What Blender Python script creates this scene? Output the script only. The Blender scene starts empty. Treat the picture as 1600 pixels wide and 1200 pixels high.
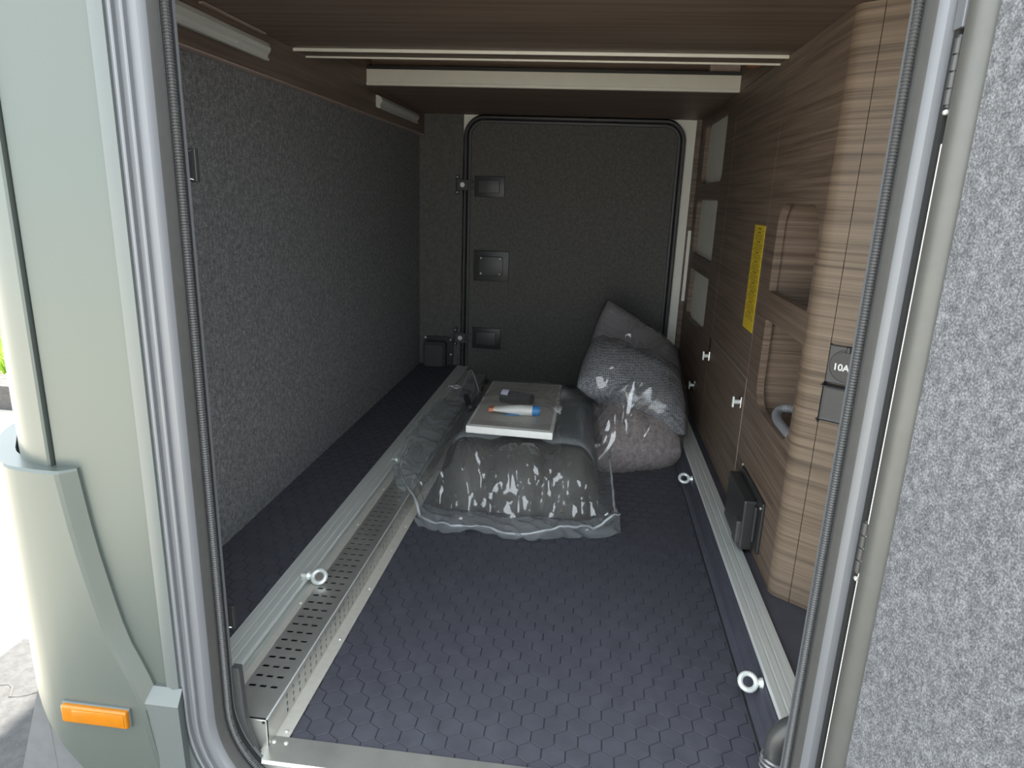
import bpy, bmesh, math, random
import numpy as np
from mathutils import Vector, Matrix, noise
from mathutils.geometry import tessellate_polygon

random.seed(7)
S = bpy.context.scene
COL = S.collection

# ------------------------------------------------------------------ camera, sky, sun, exposure
cam_d = bpy.data.cameras.new('camera')
cam_d.sensor_width = 36.0
cam_d.lens = 1064.156 / 1600 * 36
cam_d.clip_start = 0.02
cam = bpy.data.objects.new('camera', cam_d)
COL.objects.link(cam)
RT = Vector((0.9923129818900491, 0.1184671798644363, 0.03578370114236568))
DN = Vector((0.06585138244399466, -0.2606535873061542, -0.9631839403014606))
FW = Vector((-0.10477853502838069, 0.9581363340983371, -0.26645116602842267))
cm = Matrix((RT, -DN, -FW)).transposed().to_4x4()
cm.translation = Vector((0, -0.97, 0.8))
cam.matrix_world = cm
S.camera = cam

S.view_settings.view_transform = 'Standard'
S.view_settings.look = 'None'
S.view_settings.gamma = 1
S.view_settings.use_curve_mapping = False
S.view_settings.exposure = 2.1

world = bpy.data.worlds.new('sky')
S.world = world
world.use_nodes = True
wb = world.node_tree.nodes['Background']
wb.inputs['Color'].default_value = (0.86, 0.94, 1.0, 1)      # bright hazy sky, even all round
wb.inputs['Strength'].default_value = 1.05

sun_d = bpy.data.lights.new('sun', 'SUN')
sun_d.energy = 7.0
sun_d.angle = math.radians(1.0)
sun_d.color = (1.0, 0.93, 0.82)
sun = bpy.data.objects.new('sun', sun_d)
COL.objects.link(sun)
sun.rotation_euler = Vector((-0.30, -0.50, -1.50)).to_track_quat('-Z', 'Y').to_euler()   # high, behind the vehicle

# ------------------------------------------------------------------ materials
def mat_new(name):
    m = bpy.data.materials.new(name)
    m.use_nodes = True
    nt = m.node_tree
    return m, nt, nt.nodes['Principled BSDF']

def N(nt, t, **kw):
    n = nt.nodes.new(t)
    for k, v in kw.items():
        setattr(n, k, v)
    return n

def coords(nt, scale=(1, 1, 1)):
    g = N(nt, 'ShaderNodeNewGeometry')
    mp = N(nt, 'ShaderNodeMapping')
    mp.inputs['Scale'].default_value = scale
    nt.links.new(g.outputs['Position'], mp.inputs['Vector'])
    return mp.outputs['Vector']

def noise_n(nt, vec, scale, detail=3, rough=0.6):
    n = N(nt, 'ShaderNodeTexNoise')
    n.inputs['Scale'].default_value = scale
    n.inputs['Detail'].default_value = detail
    n.inputs['Roughness'].default_value = rough
    nt.links.new(vec, n.inputs['Vector'])
    return n.outputs['Fac']

def ramp(nt, fac, stops):
    r = N(nt, 'ShaderNodeValToRGB')
    e = r.color_ramp.elements
    e[0].position, e[0].color = stops[0][0], (*stops[0][1], 1)
    e[1].position, e[1].color = stops[-1][0], (*stops[-1][1], 1)
    for p, c in stops[1:-1]:
        k = e.new(p); k.color = (*c, 1)
    nt.links.new(fac, r.inputs['Fac'])
    return r.outputs['Color']

def bump(nt, fac, b, strength=0.3, dist=0.002):
    bn = N(nt, 'ShaderNodeBump')
    bn.inputs['Strength'].default_value = strength
    bn.inputs['Distance'].default_value = dist
    nt.links.new(fac, bn.inputs['Height'])
    nt.links.new(bn.outputs['Normal'], b.inputs['Normal'])

def plain(name, col, rough=0.5, metal=0.0, var=0.08, scale=60, bstr=0.0, spec=0.5):
    m, nt, b = mat_new(name)
    v = coords(nt)
    f = noise_n(nt, v, scale)
    c0 = [max(0, c * (1 - var)) for c in col]; c1 = [min(1, c * (1 + var)) for c in col]
    nt.links.new(ramp(nt, f, [(0.3, c0), (0.7, c1)]), b.inputs['Base Color'])
    b.inputs['Roughness'].default_value = rough
    b.inputs['Metallic'].default_value = metal
    b.inputs['Specular IOR Level'].default_value = spec
    if bstr:
        bump(nt, f, b, bstr, 0.001)
    return m

def felt(name, dark, mid, light, scale):
    m, nt, b = mat_new(name)
    v = coords(nt, (1, 1, 0.8))
    f = noise_n(nt, v, scale, 4, 0.7)
    g = noise_n(nt, v, scale * 0.22, 2, 0.5)
    mx = N(nt, 'ShaderNodeMath', operation='MULTIPLY_ADD')
    nt.links.new(g, mx.inputs[0]); mx.inputs[1].default_value = 0.35
    nt.links.new(f, mx.inputs[2])
    sb = N(nt, 'ShaderNodeMath', operation='SUBTRACT')
    nt.links.new(mx.outputs[0], sb.inputs[0]); sb.inputs[1].default_value = 0.175
    nt.links.new(ramp(nt, sb.outputs[0], [(0.33, dark), (0.5, mid), (0.68, light)]), b.inputs['Base Color'])
    b.inputs['Roughness'].default_value = 0.95
    b.inputs['Specular IOR Level'].default_value = 0.1
    bump(nt, f, b, 0.5, 0.002)
    return m

def wood(name, scale, dark, mid, light):
    m, nt, b = mat_new(name)
    v = coords(nt, scale)
    f = noise_n(nt, v, 1.0, 5, 0.62)
    v2 = coords(nt, tuple(s * 4.5 if s > 20 else s * 1.6 for s in scale))
    f2 = noise_n(nt, v2, 1.0, 3, 0.6)
    ad = N(nt, 'ShaderNodeMath', operation='MULTIPLY_ADD')
    nt.links.new(f2, ad.inputs[0]); ad.inputs[1].default_value = 0.55
    nt.links.new(f, ad.inputs[2])
    sb = N(nt, 'ShaderNodeMath', operation='SUBTRACT')
    nt.links.new(ad.outputs[0], sb.inputs[0]); sb.inputs[1].default_value = 0.275
    nt.links.new(ramp(nt, sb.outputs[0], [(0.3, dark), (0.5, mid), (0.72, light)]), b.inputs['Base Color'])
    b.inputs['Roughness'].default_value = 0.5
    b.inputs['Specular IOR Level'].default_value = 0.35
    bump(nt, f2, b, 0.12, 0.001)
    return m

def film(name, haze, rough, tint, bscale=55, bstr=0.35, refl=0.07):
    m = bpy.data.materials.new(name)
    m.use_nodes = True
    nt = m.node_tree
    nt.nodes.clear()
    out = N(nt, 'ShaderNodeOutputMaterial')
    tr = N(nt, 'ShaderNodeBsdfTransparent'); tr.inputs['Color'].default_value = (0.97, 0.97, 0.97, 1)
    df = N(nt, 'ShaderNodeBsdfDiffuse'); df.inputs['Color'].default_value = (*tint, 1)
    tl = N(nt, 'ShaderNodeBsdfTranslucent'); tl.inputs['Color'].default_value = (*tint, 1)
    gl = N(nt, 'ShaderNodeBsdfGlossy'); gl.inputs['Roughness'].default_value = rough
    m0 = N(nt, 'ShaderNodeMixShader'); m0.inputs[0].default_value = 0.35
    nt.links.new(df.outputs[0], m0.inputs[1]); nt.links.new(tl.outputs[0], m0.inputs[2])
    m1 = N(nt, 'ShaderNodeMixShader'); m1.inputs[0].default_value = haze
    nt.links.new(tr.outputs[0], m1.inputs[1]); nt.links.new(m0.outputs[0], m1.inputs[2])
    m2 = N(nt, 'ShaderNodeMixShader')
    lw = N(nt, 'ShaderNodeLayerWeight'); lw.inputs['Blend'].default_value = 0.5
    pw = N(nt, 'ShaderNodeMath', operation='POWER'); pw.inputs[1].default_value = 5.0
    nt.links.new(lw.outputs['Facing'], pw.inputs[0])
    ma = N(nt, 'ShaderNodeMath', operation='MULTIPLY_ADD')
    ma.inputs[1].default_value = 0.85; ma.inputs[2].default_value = refl
    nt.links.new(pw.outputs[0], ma.inputs[0])
    ma.use_clamp = True
    nt.links.new(ma.outputs[0], m2.inputs[0])
    nt.links.new(m1.outputs[0], m2.inputs[1]); nt.links.new(gl.outputs[0], m2.inputs[2])
    nt.links.new(m2.outputs[0], out.inputs['Surface'])
    v = coords(nt)
    f = noise_n(nt, v, bscale, 2, 0.5)
    ab = N(nt, 'ShaderNodeMath', operation='SUBTRACT'); ab.inputs[1].default_value = 0.5
    nt.links.new(f, ab.inputs[0])
    ab2 = N(nt, 'ShaderNodeMath', operation='ABSOLUTE'); nt.links.new(ab.outputs[0], ab2.inputs[0])
    bn = N(nt, 'ShaderNodeBump'); bn.inputs['Strength'].default_value = bstr; bn.inputs['Distance'].default_value = 0.02
    nt.links.new(ab2.outputs[0], bn.inputs['Height'])
    nt.links.new(bn.outputs[0], gl.inputs['Normal']); nt.links.new(bn.outputs[0], lw.inputs['Normal'])
    return m

def cloth(name, c0, c1, pitch):
    m, nt, b = mat_new(name)
    v = coords(nt)
    vo = N(nt, 'ShaderNodeTexVoronoi'); vo.inputs['Scale'].default_value = 1.0 / pitch
    vo.inputs['Randomness'].default_value = 0.35
    nt.links.new(v, vo.inputs['Vector'])
    nt.links.new(ramp(nt, vo.outputs['Distance'], [(0.15, c1), (0.6, c0)]), b.inputs['Base Color'])
    b.inputs['Roughness'].default_value = 0.85
    b.inputs['Specular IOR Level'].default_value = 0.2
    bump(nt, vo.outputs['Distance'], b, 0.35, 0.002)
    return m

def brushed(name, col, rough, scale, metal=1.0, var=0.12):
    m, nt, b = mat_new(name)
    v = coords(nt, scale)
    f = noise_n(nt, v, 1.0, 3, 0.6)
    nt.links.new(ramp(nt, f, [(0.25, [c * (1 - var) for c in col]), (0.75, [min(1, c * (1 + var)) for c in col])]), b.inputs['Base Color'])
    b.inputs['Metallic'].default_value = metal
    b.inputs['Roughness'].default_value = rough
    bump(nt, f, b, 0.05, 0.001)
    return m

def concrete(name, c0, c1, scale):
    m, nt, b = mat_new(name)
    v = coords(nt)
    f = noise_n(nt, v, scale, 8, 0.75)
    nt.links.new(ramp(nt, f, [(0.3, c0), (0.7, c1)]), b.inputs['Base Color'])
    b.inputs['Roughness'].default_value = 0.9
    bump(nt, f, b, 0.6, 0.01)
    return m

M = {}
M['paint'] = plain('silver_green_paint', (0.086, 0.101, 0.092), 0.33, 0.2, 0.03, 500)
M['paint_light'] = plain('silver_grey_paint', (0.102, 0.116, 0.114), 0.36, 0.15, 0.03, 500)
M['frame'] = brushed('anodised_frame', (0.145, 0.153, 0.165), 0.42, (60, 60, 2), 0.2, 0.04)
M['jamb'] = plain('grey_jamb', (0.065, 0.065, 0.063), 0.45, 0.2, 0.06, 80)
M['door_edge'] = plain('door_edge_grey', (0.090, 0.090, 0.084), 0.45, 0.2, 0.05, 40)
M['rubber'] = plain('black_rubber', (0.014, 0.014, 0.015), 0.7, 0, 0.1, 200)
M['black'] = plain('black_plastic', (0.032, 0.032, 0.033), 0.42, 0, 0.1, 300, 0.05)
M['grey_plastic'] = plain('dark_grey_plastic', (0.062, 0.063, 0.064), 0.45, 0, 0.1, 300, 0.05)
M['apron'] = plain('grey_apron', (0.10, 0.105, 0.11), 0.75, 0, 0.1, 40, 0.1)
M['felt_dark'] = felt('charcoal_felt', (0.10, 0.102, 0.107), (0.188, 0.191, 0.200), (0.37, 0.374, 0.385), 520)
M['felt_back'] = felt('dark_felt', (0.088, 0.085, 0.081), (0.122, 0.119, 0.113), (0.175, 0.170, 0.162), 420)
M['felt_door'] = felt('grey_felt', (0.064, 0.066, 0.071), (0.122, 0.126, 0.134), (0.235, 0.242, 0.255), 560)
M['wood_side'] = wood('brown_oak_side', (2.2, 2.2, 105), (0.092, 0.064, 0.047), (0.165, 0.119, 0.088), (0.235, 0.175, 0.132))
M['wood_front_lit'] = wood('brown_oak_front_lit', (2.2, 2.2, 105), (0.100, 0.074, 0.052), (0.190, 0.142, 0.102), (0.255, 0.195, 0.143))  # same oak as the side, lightened for the daylight on the front
M['wood_top'] = wood('brown_oak_top', (1.4, 45, 45), (0.125, 0.088, 0.068), (0.185, 0.134, 0.105), (0.24, 0.178, 0.142))
M['wood_left'] = wood('brown_oak_left', (45, 1.4, 45), (0.115, 0.082, 0.066), (0.165, 0.122, 0.098), (0.215, 0.162, 0.132))
M['edge_band'] = plain('pale_edge_band', (0.42, 0.33, 0.29), 0.5)
M['pine'] = plain('orange_clip', (0.45, 0.16, 0.06), 0.5)
M['hex'] = plain('navy_floor', (0.072, 0.074, 0.093), 0.52, 0, 0.15, 25, 0.05, 0.55)
M['hex_base'] = plain('navy_floor_joint', (0.036, 0.037, 0.047), 0.6)
M['alu'] = brushed('aluminium', (0.72, 0.75, 0.72), 0.38, (220, 3, 220), 0.35, 0.10)
M['galv'] = brushed('galvanised_sheet', (0.62, 0.62, 0.58), 0.30, (14, 14, 14), 0.75, 0.14)
M['zinc'] = plain('bright_zinc', (0.78, 0.82, 0.80), 0.35, 0.35, 0.05, 200)
M['cream'] = plain('cream_tape', (0.54, 0.52, 0.47), 0.5, 0.1, 0.06, 90)
M['slot_dark'] = plain('dark_void', (0.012, 0.012, 0.012), 0.9)
M['white'] = plain('white_laminate', (0.84, 0.83, 0.74), 0.55, 0, 0.03, 20)
M['beam'] = plain('cream_white_profile', (0.74, 0.72, 0.62), 0.45, 0, 0.03, 20)
M['white_pl'] = plain('white_plastic', (0.80, 0.81, 0.78), 0.4, 0, 0.03)
M['screw'] = plain('steel_screw', (0.75, 0.75, 0.72), 0.3, 0.6)
M['chrome'] = plain('chrome', (0.8, 0.8, 0.8), 0.15, 1.0, 0.02)
M['yellow'] = plain('yellow_sticker', (0.72, 0.53, 0.03), 0.5, 0, 0.04)
M['ink'] = plain('black_ink', (0.20, 0.145, 0.015), 0.6)
M['print'] = plain('white_print', (0.85, 0.85, 0.85), 0.5)
M['amber'] = plain('amber_lens', (0.36, 0.125, 0.004), 0.15, 0, 0.06, 120)
M['blue'] = plain('blue_cap', (0.02, 0.22, 0.55), 0.4)
M['orange'] = plain('orange_cap', (0.70, 0.22, 0.10), 0.5)
M['label'] = plain('pale_lilac_label', (0.62, 0.62, 0.78), 0.5)
M['charcoal'] = plain('charcoal_fabric', (0.062, 0.058, 0.052), 0.55, 0, 0.12, 600, 0.1)
M['cover'] = cloth('grey_weave', (0.15, 0.168, 0.180), (0.23, 0.25, 0.262), 0.004)
M['mesh_cloth'] = cloth('grey_mesh_fabric', (0.16, 0.164, 0.177), (0.46, 0.475, 0.505), 0.0062)
M['plain_cloth'] = cloth('plain_grey_fabric', (0.23, 0.212, 0.22), (0.34, 0.318, 0.326), 0.004)
M['plush'] = felt('mauve_plush', (0.24, 0.203, 0.200), (0.34, 0.295, 0.29), (0.44, 0.39, 0.385), 90)
M['film'] = film('clear_film', 0.10, 0.035, (0.86, 0.90, 0.93), 16, 0.05, 0.10)
M['film_milky'] = film('milky_film', 0.32, 0.10, (0.84, 0.90, 0.94), 16, 0.08)
M['film_crisp'] = film('crisp_film', 0.05, 0.05, (0.86, 0.88, 0.90), 16, 0.06, 0.12)
M['film_fine'] = film('thin_clear_film', 0.045, 0.04, (0.88, 0.90, 0.92), 16, 0.05, 0.075)
M['hose'] = plain('grey_hose', (0.20, 0.205, 0.215), 0.4)
M['pipe'] = plain('dark_pipe', (0.055, 0.056, 0.055), 0.36)
M['clamp'] = plain('grey_clamp', (0.25, 0.25, 0.26), 0.35, 0.3)
M['sand'] = concrete('pale_concrete', (0.37, 0.34, 0.29), (0.48, 0.45, 0.39), 9)
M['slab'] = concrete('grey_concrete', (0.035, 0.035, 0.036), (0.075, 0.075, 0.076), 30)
M['soil'] = concrete('soil', (0.10, 0.12, 0.03), (0.22, 0.26, 0.07), 5)
M['grass'] = plain('grass_green', (0.24, 0.40, 0.04), 0.6, 0, 0.4, 6)
M['crack'] = plain('crack', (0.06, 0.06, 0.06), 0.9)

# ------------------------------------------------------------------ helpers
def link(name, bm, mat, parent=None, smooth=None, loc=None):
    me = bpy.data.meshes.new(name)
    bmesh.ops.recalc_face_normals(bm, faces=bm.faces[:])
    bm.to_mesh(me); bm.free()
    mats = mat if isinstance(mat, (list, tuple)) else [mat]
    for k in mats:
        me.materials.append(M[k])
    if smooth is not None:
        me.polygons.foreach_set('use_smooth', [True] * len(me.polygons))
        if smooth < 180:
            me.set_sharp_from_angle(angle=math.radians(smooth))
    o = bpy.data.objects.new(name, me)
    COL.objects.link(o)
    if parent is not None:
        o.parent = parent
        bpy.context.view_layer.update() if False else None
        o.matrix_parent_inverse = parent_inv(parent)
    return o

def parent_inv(p):
    m = Matrix.Identity(4)
    q = p
    chain = []
    while q is not None:
        chain.append(q); q = q.parent
    for c in reversed(chain):
        m = m @ c.matrix_parent_inverse @ c.matrix_basis
    return m.inverted()

def empty(name, loc):
    o = bpy.data.objects.new(name, None)
    o.empty_display_size = 0.05
    COL.objects.link(o)
    o.location = loc
    return o

def tag(o, label=None, cat=None, group=None, kind=None):
    if label: o['label'] = label
    if cat: o['category'] = cat
    if group: o['group'] = group
    if kind: o['kind'] = kind
    return o

def box(bm, lo, hi, bev=0.0, seg=2, mtx=None):
    r = bmesh.ops.create_cube(bm, size=1)
    vs = r['verts']
    c = [(a + b) / 2 for a, b in zip(lo, hi)]; s = [abs(b - a) for a, b in zip(lo, hi)]
    for v in vs:
        v.co = Vector((c[0] + v.co.x * s[0], c[1] + v.co.y * s[1], c[2] + v.co.z * s[2]))
    if mtx is not None:
        for v in vs: v.co = mtx @ v.co
    if bev > 0:
        es = list({e for v in vs for e in v.link_edges})
        bmesh.ops.bevel(bm, geom=es, offset=bev, segments=seg, affect='EDGES', profile=0.6)

def bx(lo, hi, bev=0.0, seg=2, mtx=None):
    bm = bmesh.new(); box(bm, lo, hi, bev, seg, mtx); return bm

def cyl(bm, a, b, r, n=16, r2=None, cap=True):
    a = Vector(a); b = Vector(b); d = (b - a)
    q = d.to_track_quat('Z', 'Y').to_matrix()
    r2 = r if r2 is None else r2
    va, vb = [], []
    for i in range(n):
        t = 2 * math.pi * i / n
        u = q @ Vector((math.cos(t), math.sin(t), 0))
        va.append(bm.verts.new(a + u * r)); vb.append(bm.verts.new(b + u * r2))
    for i in range(n):
        j = (i + 1) % n
        bm.faces.new((va[i], va[j], vb[j], vb[i]))
    if cap:
        bm.faces.new(va[::-1]); bm.faces.new(vb)

def tube(bm, pts, rad, n=12, closed=False, cap=True):
    pts = [Vector(p) for p in pts]
    m = len(pts); rings = []
    up = Vector((0, 0, 1)); prev = None
    for i, p in enumerate(pts):
        a = pts[i - 1] if (i > 0 or closed) else p
        b = pts[(i + 1) % m] if (i < m - 1 or closed) else p
        t = (b - a).normalized()
        if prev is None:
            s = t.cross(up)
            if s.length < 1e-3: s = t.cross(Vector((1, 0, 0)))
            s.normalize()
        else:
            s = (prev - t * prev.dot(t)).normalized()
        prev = s
        w = t.cross(s)
        r = rad(i) if callable(rad) else rad
        rings.append([bm.verts.new(p + (s * math.cos(2 * math.pi * k / n) + w * math.sin(2 * math.pi * k / n)) * r) for k in range(n)])
    for i in range(m if closed else m - 1):
        A, B = rings[i], rings[(i + 1) % m]
        for k in range(n):
            bm.faces.new((A[k], A[(k + 1) % n], B[(k + 1) % n], B[k]))
    if cap and not closed:
        bm.faces.new(rings[0][::-1]); bm.faces.new(rings[-1])

def rrect(x0, x1, z0, z1, r, n=10, step=None):
    """points and outward normals round a rounded rectangle in the XZ plane"""
    out = []
    for (cx, cz, a0) in ((x1 - r, z1 - r, 0), (x0 + r, z1 - r, 90), (x0 + r, z0 + r, 180), (x1 - r, z0 + r, 270)):
        for i in range(n + 1):
            a = math.radians(a0 + 90 * i / n)
            out.append((cx + r * math.cos(a), cz + r * math.sin(a), math.cos(a), math.sin(a)))
    if step:
        res = []
        m = len(out)
        for i in range(m):
            a, b = out[i], out[(i + 1) % m]
            L = math.hypot(b[0] - a[0], b[1] - a[1])
            k = max(1, int(round(L / step)))
            for j in range(k):
                t = j / k
                res.append(tuple(a[q] + (b[q] - a[q]) * t for q in range(4)))
        out = res
    return out

def sweep(bm, path, prof, closed_prof=False):
    """prof: list of (outward offset, Y)"""
    rings = [[bm.verts.new((x + nx * a, y, z + nz * a)) for a, y in prof] for x, z, nx, nz in path]
    m = len(rings); k = len(prof)
    for i in range(m):
        A, B = rings[i], rings[(i + 1) % m]
        for j in range(k if closed_prof else k - 1):
            bm.faces.new((A[j], A[(j + 1) % k], B[(j + 1) % k], B[j]))

def rpoly(x0, x1, y0, y1, r, n=6):
    pts = []
    rs = r if isinstance(r, (list, tuple)) else [r] * 4          # ++ -+ -- +-
    for (sx, sy, a0), rr in zip(((1, 1, 0), (-1, 1, 90), (-1, -1, 180), (1, -1, 270)), rs):
        cx = (x1 - rr) if sx > 0 else (x0 + rr); cy = (y1 - rr) if sy > 0 else (y0 + rr)
        for i in range(n + 1):
            a = math.radians(a0 + 90 * i / n)
            pts.append((cx + rr * math.cos(a), cy + rr * math.sin(a)))
    return pts

def plate(bm, outer, holes, fmap, t0, t1):
    """extruded flat plate with holes; fmap(u, v, t) -> 3D point"""
    loops = [outer] + list(holes)
    tris = tessellate_polygon([[Vector((u, v, 0)) for u, v in L] for L in loops])
    flat = [p for L in loops for p in L]
    va = [bm.verts.new(fmap(u, v, t0)) for u, v in flat]
    vb = [bm.verts.new(fmap(u, v, t1)) for u, v in flat]
    for a, b, c in tris:
        try:
            bm.faces.new((va[a], va[b], va[c])); bm.faces.new((vb[c], vb[b], vb[a]))
        except ValueError:
            pass
    o = 0
    for L in loops:
        n = len(L)
        for i in range(n):
            j = (i + 1) % n
            try: bm.faces.new((va[o + i], va[o + j], vb[o + j], vb[o + i]))
            except ValueError: pass
        o += n

def extrude_profile(bm, prof, fmap, a, b):
    """closed 2D profile swept straight; fmap(u, v, s)"""
    A = [bm.verts.new(fmap(u, v, a)) for u, v in prof]
    B = [bm.verts.new(fmap(u, v, b)) for u, v in prof]
    n = len(prof)
    for i in range(n):
        j = (i + 1) % n
        bm.faces.new((A[i], A[j], B[j], B[i]))
    try:
        bm.faces.new(A[::-1]); bm.faces.new(B)
    except ValueError:
        pass

def ico(bm, c, r, sub=1, sc=(1, 1, 1)):
    res = bmesh.ops.create_icosphere(bm, subdivisions=sub, radius=1)
    for v in res['verts']:
        v.co = Vector((c[0] + v.co.x * r * sc[0], c[1] + v.co.y * r * sc[1], c[2] + v.co.z * r * sc[2]))

def screw(parent, p, n, r=0.004, mat='screw'):
    bm = bmesh.new()
    p = Vector(p); n = Vector(n)
    cyl(bm, p - n * 0.002, p + n * 0.0012, r, 12)
    cyl(bm, p + n * 0.0012, p + n * 0.0024, r, 12, r * 0.6)
    return link('screw', bm, mat, parent, 40)

def hex_sheet(x0, x1, y0, y1, z, pitch=0.036, h=0.0008):
    bm = bmesh.new()
    R = pitch / math.sqrt(3)
    rows = int((y1 - y0) / (1.5 * R)) + 3
    cols = int((x1 - x0) / pitch) + 3
    for j in range(rows):
        for i in range(cols):
            cx = x0 + (i - 1 + 0.5 * (j % 2)) * pitch; cy = y0 + (j - 1) * 1.5 * R
            lo, hi = [], []
            for k in range(6):
                a = math.radians(60 * k + 30)
                ca, sa = math.cos(a), math.sin(a)
                lo.append(bm.verts.new((cx + ca * R * 0.985, cy + sa * R * 0.985, z)))
                hi.append(bm.verts.new((cx + ca * R * 0.93, cy + sa * R * 0.93, z + h)))
            bm.faces.new(hi)
            for k in range(6):
                bm.faces.new((lo[k], lo[(k + 1) % 6], hi[(k + 1) % 6], hi[k])).material_index = 1
    for co, no in (((x0, 0, 0), (-1, 0, 0)), ((x1, 0, 0), (1, 0, 0)), ((0, y0, 0), (0, -1, 0)), ((0, y1, 0), (0, 1, 0))):
        g = bm.verts[:] + bm.edges[:] + bm.faces[:]
        bmesh.ops.bisect_plane(bm, geom=g, plane_co=co, plane_no=no, clear_outer=True)
    return bm

# ------------------------------------------------------------------ setting: ground and shell
XL, YF, XR, ZC = -0.745, 1.97, 0.393, 1.113

bm = bx((-14, -12, -0.70), (12, 14, -0.55))
ground = tag(link('ground', bm, 'sand'), 'pale sunlit concrete ground around the vehicle', 'ground', kind='structure')
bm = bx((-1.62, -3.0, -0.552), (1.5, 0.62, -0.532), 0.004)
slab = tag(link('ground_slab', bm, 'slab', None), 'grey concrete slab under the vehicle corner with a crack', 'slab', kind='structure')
bm = bmesh.new()
pts = [(-1.62 + 0.02 * i, 0.44 + 0.018 * math.sin(i * 1.3) + 0.01 * math.sin(i * 3.1) - 0.004 * i, -0.5325) for i in range(20)]
tube(bm, pts, lambda i: 0.004 if i % 3 else 0.0025, 5)
link('crack', bm, 'crack', slab)
bm = bx((-8, 2.55, -0.56), (-2.0, 2.80, -0.40), 0.012)
tag(link('kerb', bm, 'slab'), 'grey concrete kerb between the pale ground and the grass', 'kerb', kind='structure')
bm = bx((-14, 2.80, -0.56), (-2.0, 14, -0.43), 0.01)
lawn = tag(link('lawn', bm, 'soil'), 'sunlit bright green lawn beyond the vehicle corner', 'lawn', kind='structure')
bm = bmesh.new()
for i in range(9000):
    x = random.uniform(-8.5, -2.6); y = 2.85 + random.random() ** 1.6 * 5.0
    h = random.uniform(0.06, 0.22); a = random.uniform(0, 6.28); w = 0.010
    lx, ly = random.uniform(-.08, .08), random.uniform(-.08, .08)
    dx, dy = math.cos(a) * w, math.sin(a) * w
    v = [bm.verts.new(p) for p in ((x - dx, y - dy, -0.435), (x + dx, y + dy, -0.435), (x + dx * .7 + lx * .4, y + dy * .7 + ly * .4, -0.435 + h * .6), (x + lx, y + ly, -0.435 + h), (x - dx * .7 + lx * .4, y - dy * .7 + ly * .4, -0.435 + h * .6))]
    bm.faces.new(v)
tag(link('grass', bm, 'grass'), 'long bright green grass blades at the far left', 'grass', kind='stuff')

# floor (central well), left and right ledges
bm = bx((-0.52, -0.19, -0.03), (0.32, YF, -0.0012))
floor = tag(link('floor', bm, 'hex_base'), 'navy hexagon embossed garage floor', kind='structure')
tag(link('hexagon_relief', hex_sheet(-0.405, 0.312, -0.166, YF - 0.01, -0.0012), ['hex', 'hex_base'], floor), kind='stuff')
bm = bx((XL, -0.15, -0.03), (-0.567, YF, 0.0538))
ledge_l = tag(link('floor_ledge', bm, 'hex_base'), 'raised navy hexagon ledge along the felt wall', kind='structure')
tag(link('hexagon_relief', hex_sheet(XL, -0.567, -0.15, YF - 0.001, 0.0538), ['hex', 'hex_base'], ledge_l), kind='stuff')
bm = bx((0.322, -0.19, -0.03), (0.72, YF, 0.0535))
ledge_r = tag(link('floor_ledge', bm, 'hex'), 'raised plain navy ledge under the wooden cabinet', kind='structure')
bm = bmesh.new()
prof = [(0.322, 0.045), (0.322, -0.005), (0.298, -0.001), (0.304, 0.002), (0.309, 0.006), (0.3125, 0.013), (0.3155, 0.044)]
extrude_profile(bm, prof, lambda u, v, s: (u, s, v), -0.19, YF)
tag(link('baseboard_right', bm, 'hex'), 'navy coved riser below the right rail', kind='structure')
bm = bx((0.300, -0.19, -0.001), (0.304, YF - 0.2, 0.0022), 0.0008)
tag(link('trim_1', bm, 'black'), 'thin black joint line along the right edge of the floor', kind='structure')

# walls
bm = bx((XL - 0.015, -0.13, -0.03), (XL, YF + 0.03, 1.30))
wall_left = tag(link('wall_left', bm, 'felt_dark'), 'charcoal speckled felt wall on the left', kind='structure')
bm = bx((XL + 0.0005, -0.13, 1.032), (XL + 0.020, YF, 1.28), 0.002, 1)
upper_board = link('upper_board', bm, 'wood_left', wall_left)
bm = bx((XL + 0.0005, -0.13, 1.029), (XL + 0.0195, YF, 1.0318))
link('edge_band', bm, 'edge_band', upper_board)
bm = bx((XL - 0.03, YF, -0.03), (0.72, YF + 0.03, 1.30))
wall_far = tag(link('wall_far', bm, 'white'), 'far wall, white beside the closed door', kind='structure')
bm = bx((XL, YF - 0.006, 0.05), (-0.560, YF, ZC), 0.0)
link('felt_panel', bm, 'felt_back', wall_far)
bm = bx((0.70, -0.19, -0.03), (0.73, YF + 0.03, 1.30))
tag(link('wall_right', bm, 'wood_side'), 'hidden outer wall behind the cabinet', kind='structure')

# ceiling: front panel, dropped far panel, recess between them
bm = bx((XL, -0.15, ZC), (0.72, 0.690, ZC + 0.02))
box(bm, (-0.64, -0.19, ZC), (0.72, -0.15, ZC + 0.02))
ceiling = tag(link('ceiling', bm, 'wood_top'), 'brown wood-grain ceiling of the garage', kind='structure')
bm = bx((XL, 1.235, ZC), (0.72, YF, ZC + 0.018))
link('far_panel', bm, 'wood_top', ceiling)
bm = bx((XL, 0.60, 1.235), (0.72, YF, 1.30))
link('recess_panel', bm, 'wood_top', ceiling)
bm = bx((XL, 0.690, ZC + 0.02), (0.72, 0.70, 1.30))
link('recess_riser', bm, 'wood_top', ceiling)
bm = bx((XL + 0.02, 1.285, ZC + 0.03), (0.72, 1.30, 1.24))
link('recess_back', bm, 'wood_top', ceiling)
bm = bx((0.305, 1.245, ZC + 0.02), (0.392, 1.284, 1.225), 0.002)
link('corner_block', bm, 'edge_band', ceiling)
bm = bx((0.325, 0.772, ZC - 0.008), (0.352, 0.800, ZC + 0.010), 0.003)
link('orange_clip', bm, 'pine', ceiling)
bm = bmesh.new()
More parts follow.
